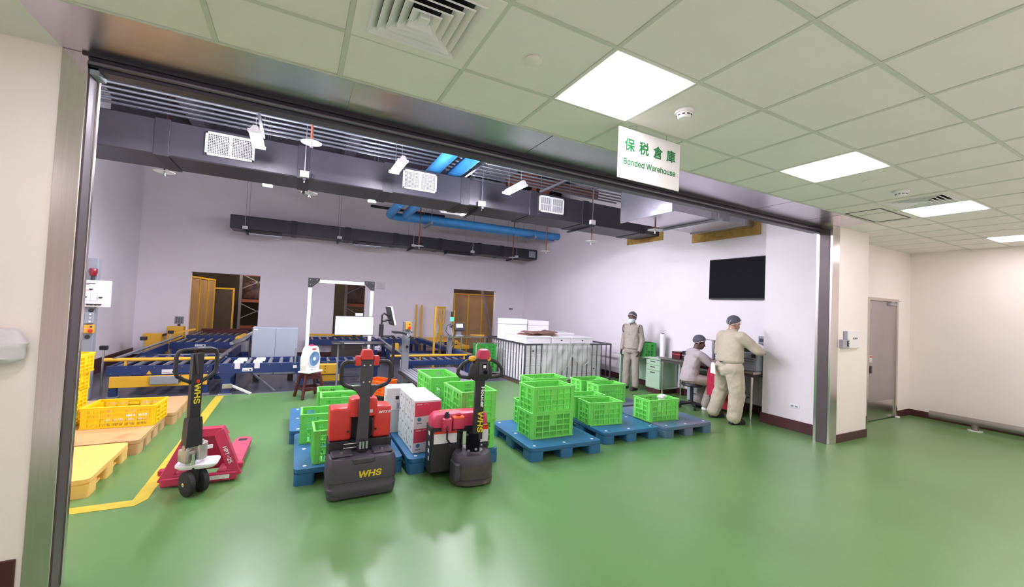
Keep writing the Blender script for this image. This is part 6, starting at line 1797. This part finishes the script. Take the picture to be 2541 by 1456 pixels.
stack(m, [(0, 0.01, 0.80, 0.165, 0.125), (0, 0.01, 0.93, 0.17, 0.125), (0, 0.0, 0.98, 0.165, 0.12)])
for s_ in (-1, 1):
    limb(m, [(s_ * 0.085, 0.01, 0.86), (s_ * 0.105, -0.005, 0.48), (s_ * 0.118, 0.005, 0.10)], [0.098, 0.082, 0.078])
solid('trousers', m, M_SUITG, P, 0.011, 3, 0.6, 0.03, 0.09)
m = MB()
for s_ in (-1, 1):
    sh, el, wr = arms[s_]
    limb(m, [sh, el, wr + (el - wr).normalized() * 0.0], [0.066, 0.056, 0.042])
m.cyl((-0.18, 0.01, 1.36), (0.18, 0.01, 1.36), 0.07, 14)
solid('shirt_sleeves', m, M_SUITG, P, 0.01, 4, 0.5, 0.014, 0.09)
m = MB()
stack(m, [(0, 0.0, 0.90, 0.18, 0.135), (0, 0.0, 1.0, 0.18, 0.135), (0, 0.0, 1.12, 0.172, 0.13), (0, 0, 1.28, 0.19, 0.13), (0, 0.0, 1.38, 0.178, 0.115), (0, 0.01, 1.43, 0.10, 0.085), (0, 0.01, 1.47, 0.07, 0.07)])
solid('vest', m, M_VEST, P, 0.01, 3, 0.6, 0.028, 0.08)
MB().bar((0.0, -0.128, 1.2), (0.0, -0.085, 1.45), 0.012, 0.006, (0, 1, 0)).build('zip_placket', M_CHAR, P)
for s_ in (-1, 1):
    MB().tube([(s_ * 0.19, 0.09 * math.sin(a), 1.33 + 0.09 * math.cos(a)) for a in [2 * PI * i / 14 for i in range(14)]], 0.008, 6, closed=True).build('armhole_trim', M_CHAR, P, True)
    fx_, fy_ = feet_[s_]
    m = MB()
    m.loft([[(fx_ + x, fy_ - 0.05 + y, z) for x, y in rr(0.09 * k, 0.26 * k, 0.04 * k, 5)] for k, z in ((1, 0.0), (1.02, 0.025), (0.9, 0.06))])
    m.sph((fx_, fy_ + 0.01, 0.07), 0.045)
    solid('shoe', m, M_SHOE, P, 0.008, 3, 0.6)
face_bits(P, H1)
cap(P, H1)
m = MB()
rings = []
for i in range(7):
    v = i / 6
    z = -0.018 - 0.085 * v
    rings.append([(0.078 * math.sin(a) * (1 - 0.25 * v * v), -0.03 - (0.088 + 0.014 * math.sin(v * PI)) * math.cos(a) * (1 - 0.08 * v), z - 0.01 * math.cos(a) * v) for a in [-1.35 + 2.7 * j / 14 for j in range(15)]])
G = [[m.bm.verts.new(H1 @ Vector(p)) for p in r] for r in rings]
for A_, B_ in zip(G, G[1:]):
    for j in range(14):
        m.bm.faces.new((A_[j], A_[j + 1], B_[j + 1], B_[j]))
mk = m.build('face_mask', M_MASK, P, True)
sm = mk.modifiers.new('thickness', 'SOLIDIFY'); sm.thickness = 0.003
for s_ in (-1, 1):
    MB().tube([H1 @ Vector((s_ * 0.073, -0.05, -0.025)), H1 @ Vector((s_ * 0.084, 0.005, -0.01)), H1 @ Vector((s_ * 0.085, 0.03, -0.025)), H1 @ Vector((s_ * 0.07, -0.04, -0.08))], 0.0025, 5).build('ear_loop', M_BAND, mk, True)

# --- standing worker seen from behind, right arm reaching to the printer; local -y is his front
P = thing('person', 'person standing with back turned in pale beige work clothes, right arm reaching to the printer', 'person', (6.31, 4.33, 0), math.radians(76))
m = MB()
H2 = head(m, (0.02, -0.085, 1.585), -0.1, 0.2)
m.cyl((0.01, -0.02, 1.40), (0.015, -0.06, 1.54), 0.062, 16, 0.06)
stack(m, [(0, 0, 0.9, 0.16, 0.11), (0, -0.01, 1.1, 0.16, 0.1), (0, -0.03, 1.3, 0.18, 0.11), (0, -0.03, 1.4, 0.12, 0.08)])
# his right is local -x? facing -y, right hand side is -x
RS, RE, RW = Vector((-0.215, -0.03, 1.375)), Vector((-0.33, -0.23, 1.18)), Vector((-0.21, -0.42, 1.15))
LS, LE, LW = Vector((0.215, -0.03, 1.375)), Vector((0.30, -0.05, 1.10)), Vector((0.20, -0.27, 1.02))
limb(m, [RS, RE, RW], [0.05, 0.04, 0.03]); limb(m, [LS, LE, LW], [0.05, 0.04, 0.03])
hand(m, RW, (RW - RE), 1, (0, 0, -1), 0.35)
hand(m, LW, (LW - LE), -1, (0, 0, -1), 0.5)
legs = {-1: [(-0.11, 0.0, 0.88), (-0.15, -0.03, 0.47), (-0.15, 0.02, 0.11)], 1: [(0.11, 0.0, 0.88), (0.22, -0.05, 0.48), (0.27, 0.05, 0.11)]}
for s_ in (-1, 1):
    limb(m, legs[s_], [0.085, 0.055, 0.04])
solid('body', m, M_SKIN2, P, 0.0055, 2, 0.3)
m = MB()
stack(m, [(0, 0.01, 0.74, 0.10, 0.13), (0, 0.02, 0.84, 0.215, 0.16), (0, 0.01, 0.96, 0.21, 0.15), (0, 0.0, 1.03, 0.2, 0.14)])
for s_ in (-1, 1):
    limb(m, [legs[s_][0], legs[s_][1], legs[s_][2]], [0.14, 0.118, 0.104])
    limb(m, [(s_ * 0.095, 0.055, 0.87)], [0.12])
solid('trousers', m, M_SUIT, P, 0.011, 3, 0.6, 0.04, 0.14)
m = MB()
stack(m, [(0, 0.0, 0.96, 0.225, 0.165), (0, 0.0, 1.0, 0.245, 0.18), (0, 0.0, 1.06, 0.24, 0.17), (0, -0.01, 1.2, 0.235, 0.155), (0, -0.03, 1.32, 0.245, 0.15), (0, -0.03, 1.40, 0.2, 0.12), (0.005, -0.03, 1.45, 0.10, 0.09), (0.01, -0.04, 1.49, 0.072, 0.072)])
limb(m, [RS, RE, RW], [0.092, 0.074, 0.052]); limb(m, [LS, LE, LW], [0.092, 0.074, 0.052])
m.cyl(RS, (0, -0.03, 1.36), 0.095, 14); m.cyl(LS, (0, -0.03, 1.36), 0.095, 14)
solid('jacket', m, M_SUIT, P, 0.011, 3, 0.6, 0.035, 0.15)
MB().tube([(0.012 + 0.074 * math.cos(a), -0.045 + 0.074 * math.sin(a), 1.495) for a in [2 * PI * i / 20 for i in range(20)]], 0.012, 6, closed=True).build('collar', M_SUIT, P, True)
MB().loft([[(0.10 + x, 0.215 + 0.01 * z0, z0) for x in (-w, w)] + [(0.10 + x, 0.222 + 0.01 * z0, z0) for x in (w, -w)] for z0, w in ((0.76, 0.056), (0.86, 0.05), (0.94, 0.034))]).build('hanging_towel', M_WHITEP, P)
MB().loft([[(-0.05 + x, 0.2, z0) for x in (-w, w)] + [(-0.05 + x, 0.207, z0) for x in (w, -w)] for z0, w in ((0.962, 0.02), (0.985, 0.045))]).build('belt_patch', M_BLACK, P)
for s_ in (-1, 1):
    fx_, fy_, _z = legs[s_][2]
    m = MB()
    m.loft([[(fx_ + x, fy_ - 0.06 + y, z) for x, y in rr(0.1 * k, 0.28 * k, 0.045 * k, 5)] for k, z in ((1, 0.0), (1.02, 0.025), (0.9, 0.065))])
    m.sph((fx_, fy_ + 0.01, 0.07), 0.05)
    solid('shoe', m, M_SHOE, P, 0.008, 3, 0.6)
face_bits(P, H2)
cap(P, H2)
for s_ in (-0.55, 0.0, 0.55):      # gathers of the net running down to the rim
    pts = []
    for q_ in range(5):
        zu = 0.1 - 0.18 * q_
        ax_ = s_ * (1.2 - 0.16 * q_)
        k_ = math.sqrt(max(0.05, 1 - zu * zu))
        pts.append(H2 @ Vector((0.097 * math.sin(ax_) * k_, 0.118 * math.cos(ax_) * k_ + 0.012, zu * 0.11 + 0.035)))
    MB().tube(pts, 0.0028, 5).build('net_gather', M_BAND, P, True)

# --- seated worker seen from behind
P = thing('person', 'seated person with back turned in lilac beige work clothes and dark hair net', 'person', (6.5, 5.2, 0), math.radians(62))
m = MB()
H3 = head(m, (-0.02, -0.12, 1.20), -0.35, 0.25)
m.cyl((0, -0.05, 1.02), (-0.01, -0.095, 1.16), 0.058, 16, 0.055)
stack(m, [(0, 0.02, 0.52, 0.16, 0.11), (0, 0.02, 0.7, 0.15, 0.1), (0, -0.03, 0.92, 0.17, 0.1), (0, -0.05, 1.02, 0.11, 0.075)])
RS, RE, RW = Vector((-0.2, -0.05, 0.985)), Vector((-0.27, -0.24, 0.84)), Vector((-0.16, -0.42, 0.87))
LS, LE, LW = Vector((0.2, -0.05, 0.985)), Vector((0.26, -0.2, 0.84)), Vector((0.14, -0.38, 0.87))
limb(m, [RS, RE, RW], [0.048, 0.038, 0.029]); limb(m, [LS, LE, LW], [0.048, 0.038, 0.029])
hand(m, RW, (RW - RE), 1, (0, 0, -1), 0.45); hand(m, LW, (LW - LE), -1, (0, 0, -1), 0.45)
lg = {s_: [(s_ * 0.10, 0.0, 0.545), (s_ * 0.15, -0.33, 0.51), (s_ * 0.13, -0.22, 0.11)] for s_ in (-1, 1)}
for s_ in (-1, 1):
    limb(m, lg[s_], [0.07, 0.05, 0.036])
solid('body', m, M_SKIN, P, 0.0055, 2, 0.3)
m = MB()
stack(m, [(0, 0.02, 0.462, 0.17, 0.13), (0, 0.02, 0.52, 0.2, 0.155), (0, 0.02, 0.62, 0.18, 0.135)])
for s_ in (-1, 1):
    limb(m, lg[s_], [0.1, 0.094, 0.085])
solid('trousers', m, M_SUITG, P, 0.011, 4, 0.5, 0.024, 0.1)
m = MB()
stack(m, [(0, 0.04, 0.50, 0.2, 0.165), (0, 0.04, 0.56, 0.205, 0.165), (0, 0.02, 0.72, 0.185, 0.145), (0, -0.02, 0.9, 0.205, 0.135), (0, -0.045, 0.99, 0.18, 0.11), (0, -0.055, 1.05, 0.095, 0.085), (0, -0.06, 1.09, 0.07, 0.07)])
limb(m, [RS, RE, RW], [0.085, 0.07, 0.05]); limb(m, [LS, LE, LW], [0.085, 0.07, 0.05])
m.cyl(RS, (0, -0.04, 0.96), 0.088, 14); m.cyl(LS, (0, -0.04, 0.96), 0.088, 14)
solid('jacket', m, M_SUITL, P, 0.011, 3, 0.6, 0.035, 0.15)
for s_ in (-1, 1):
    fx_, fy_, _z = lg[s_][2]
    m = MB()
    m.loft([[(fx_ + x, fy_ - 0.06 + y, z) for x, y in rr(0.1 * k, 0.27 * k, 0.045 * k, 5)] for k, z in ((1, 0.0), (1.02, 0.025), (0.9, 0.065))])
    m.sph((fx_, fy_ + 0.01, 0.07), 0.05)
    solid('shoe', m, M_WHITEP if s_ < 0 else M_SHOE, P, 0.008, 3, 0.6)
face_bits(P, H3)
cap(P, H3)
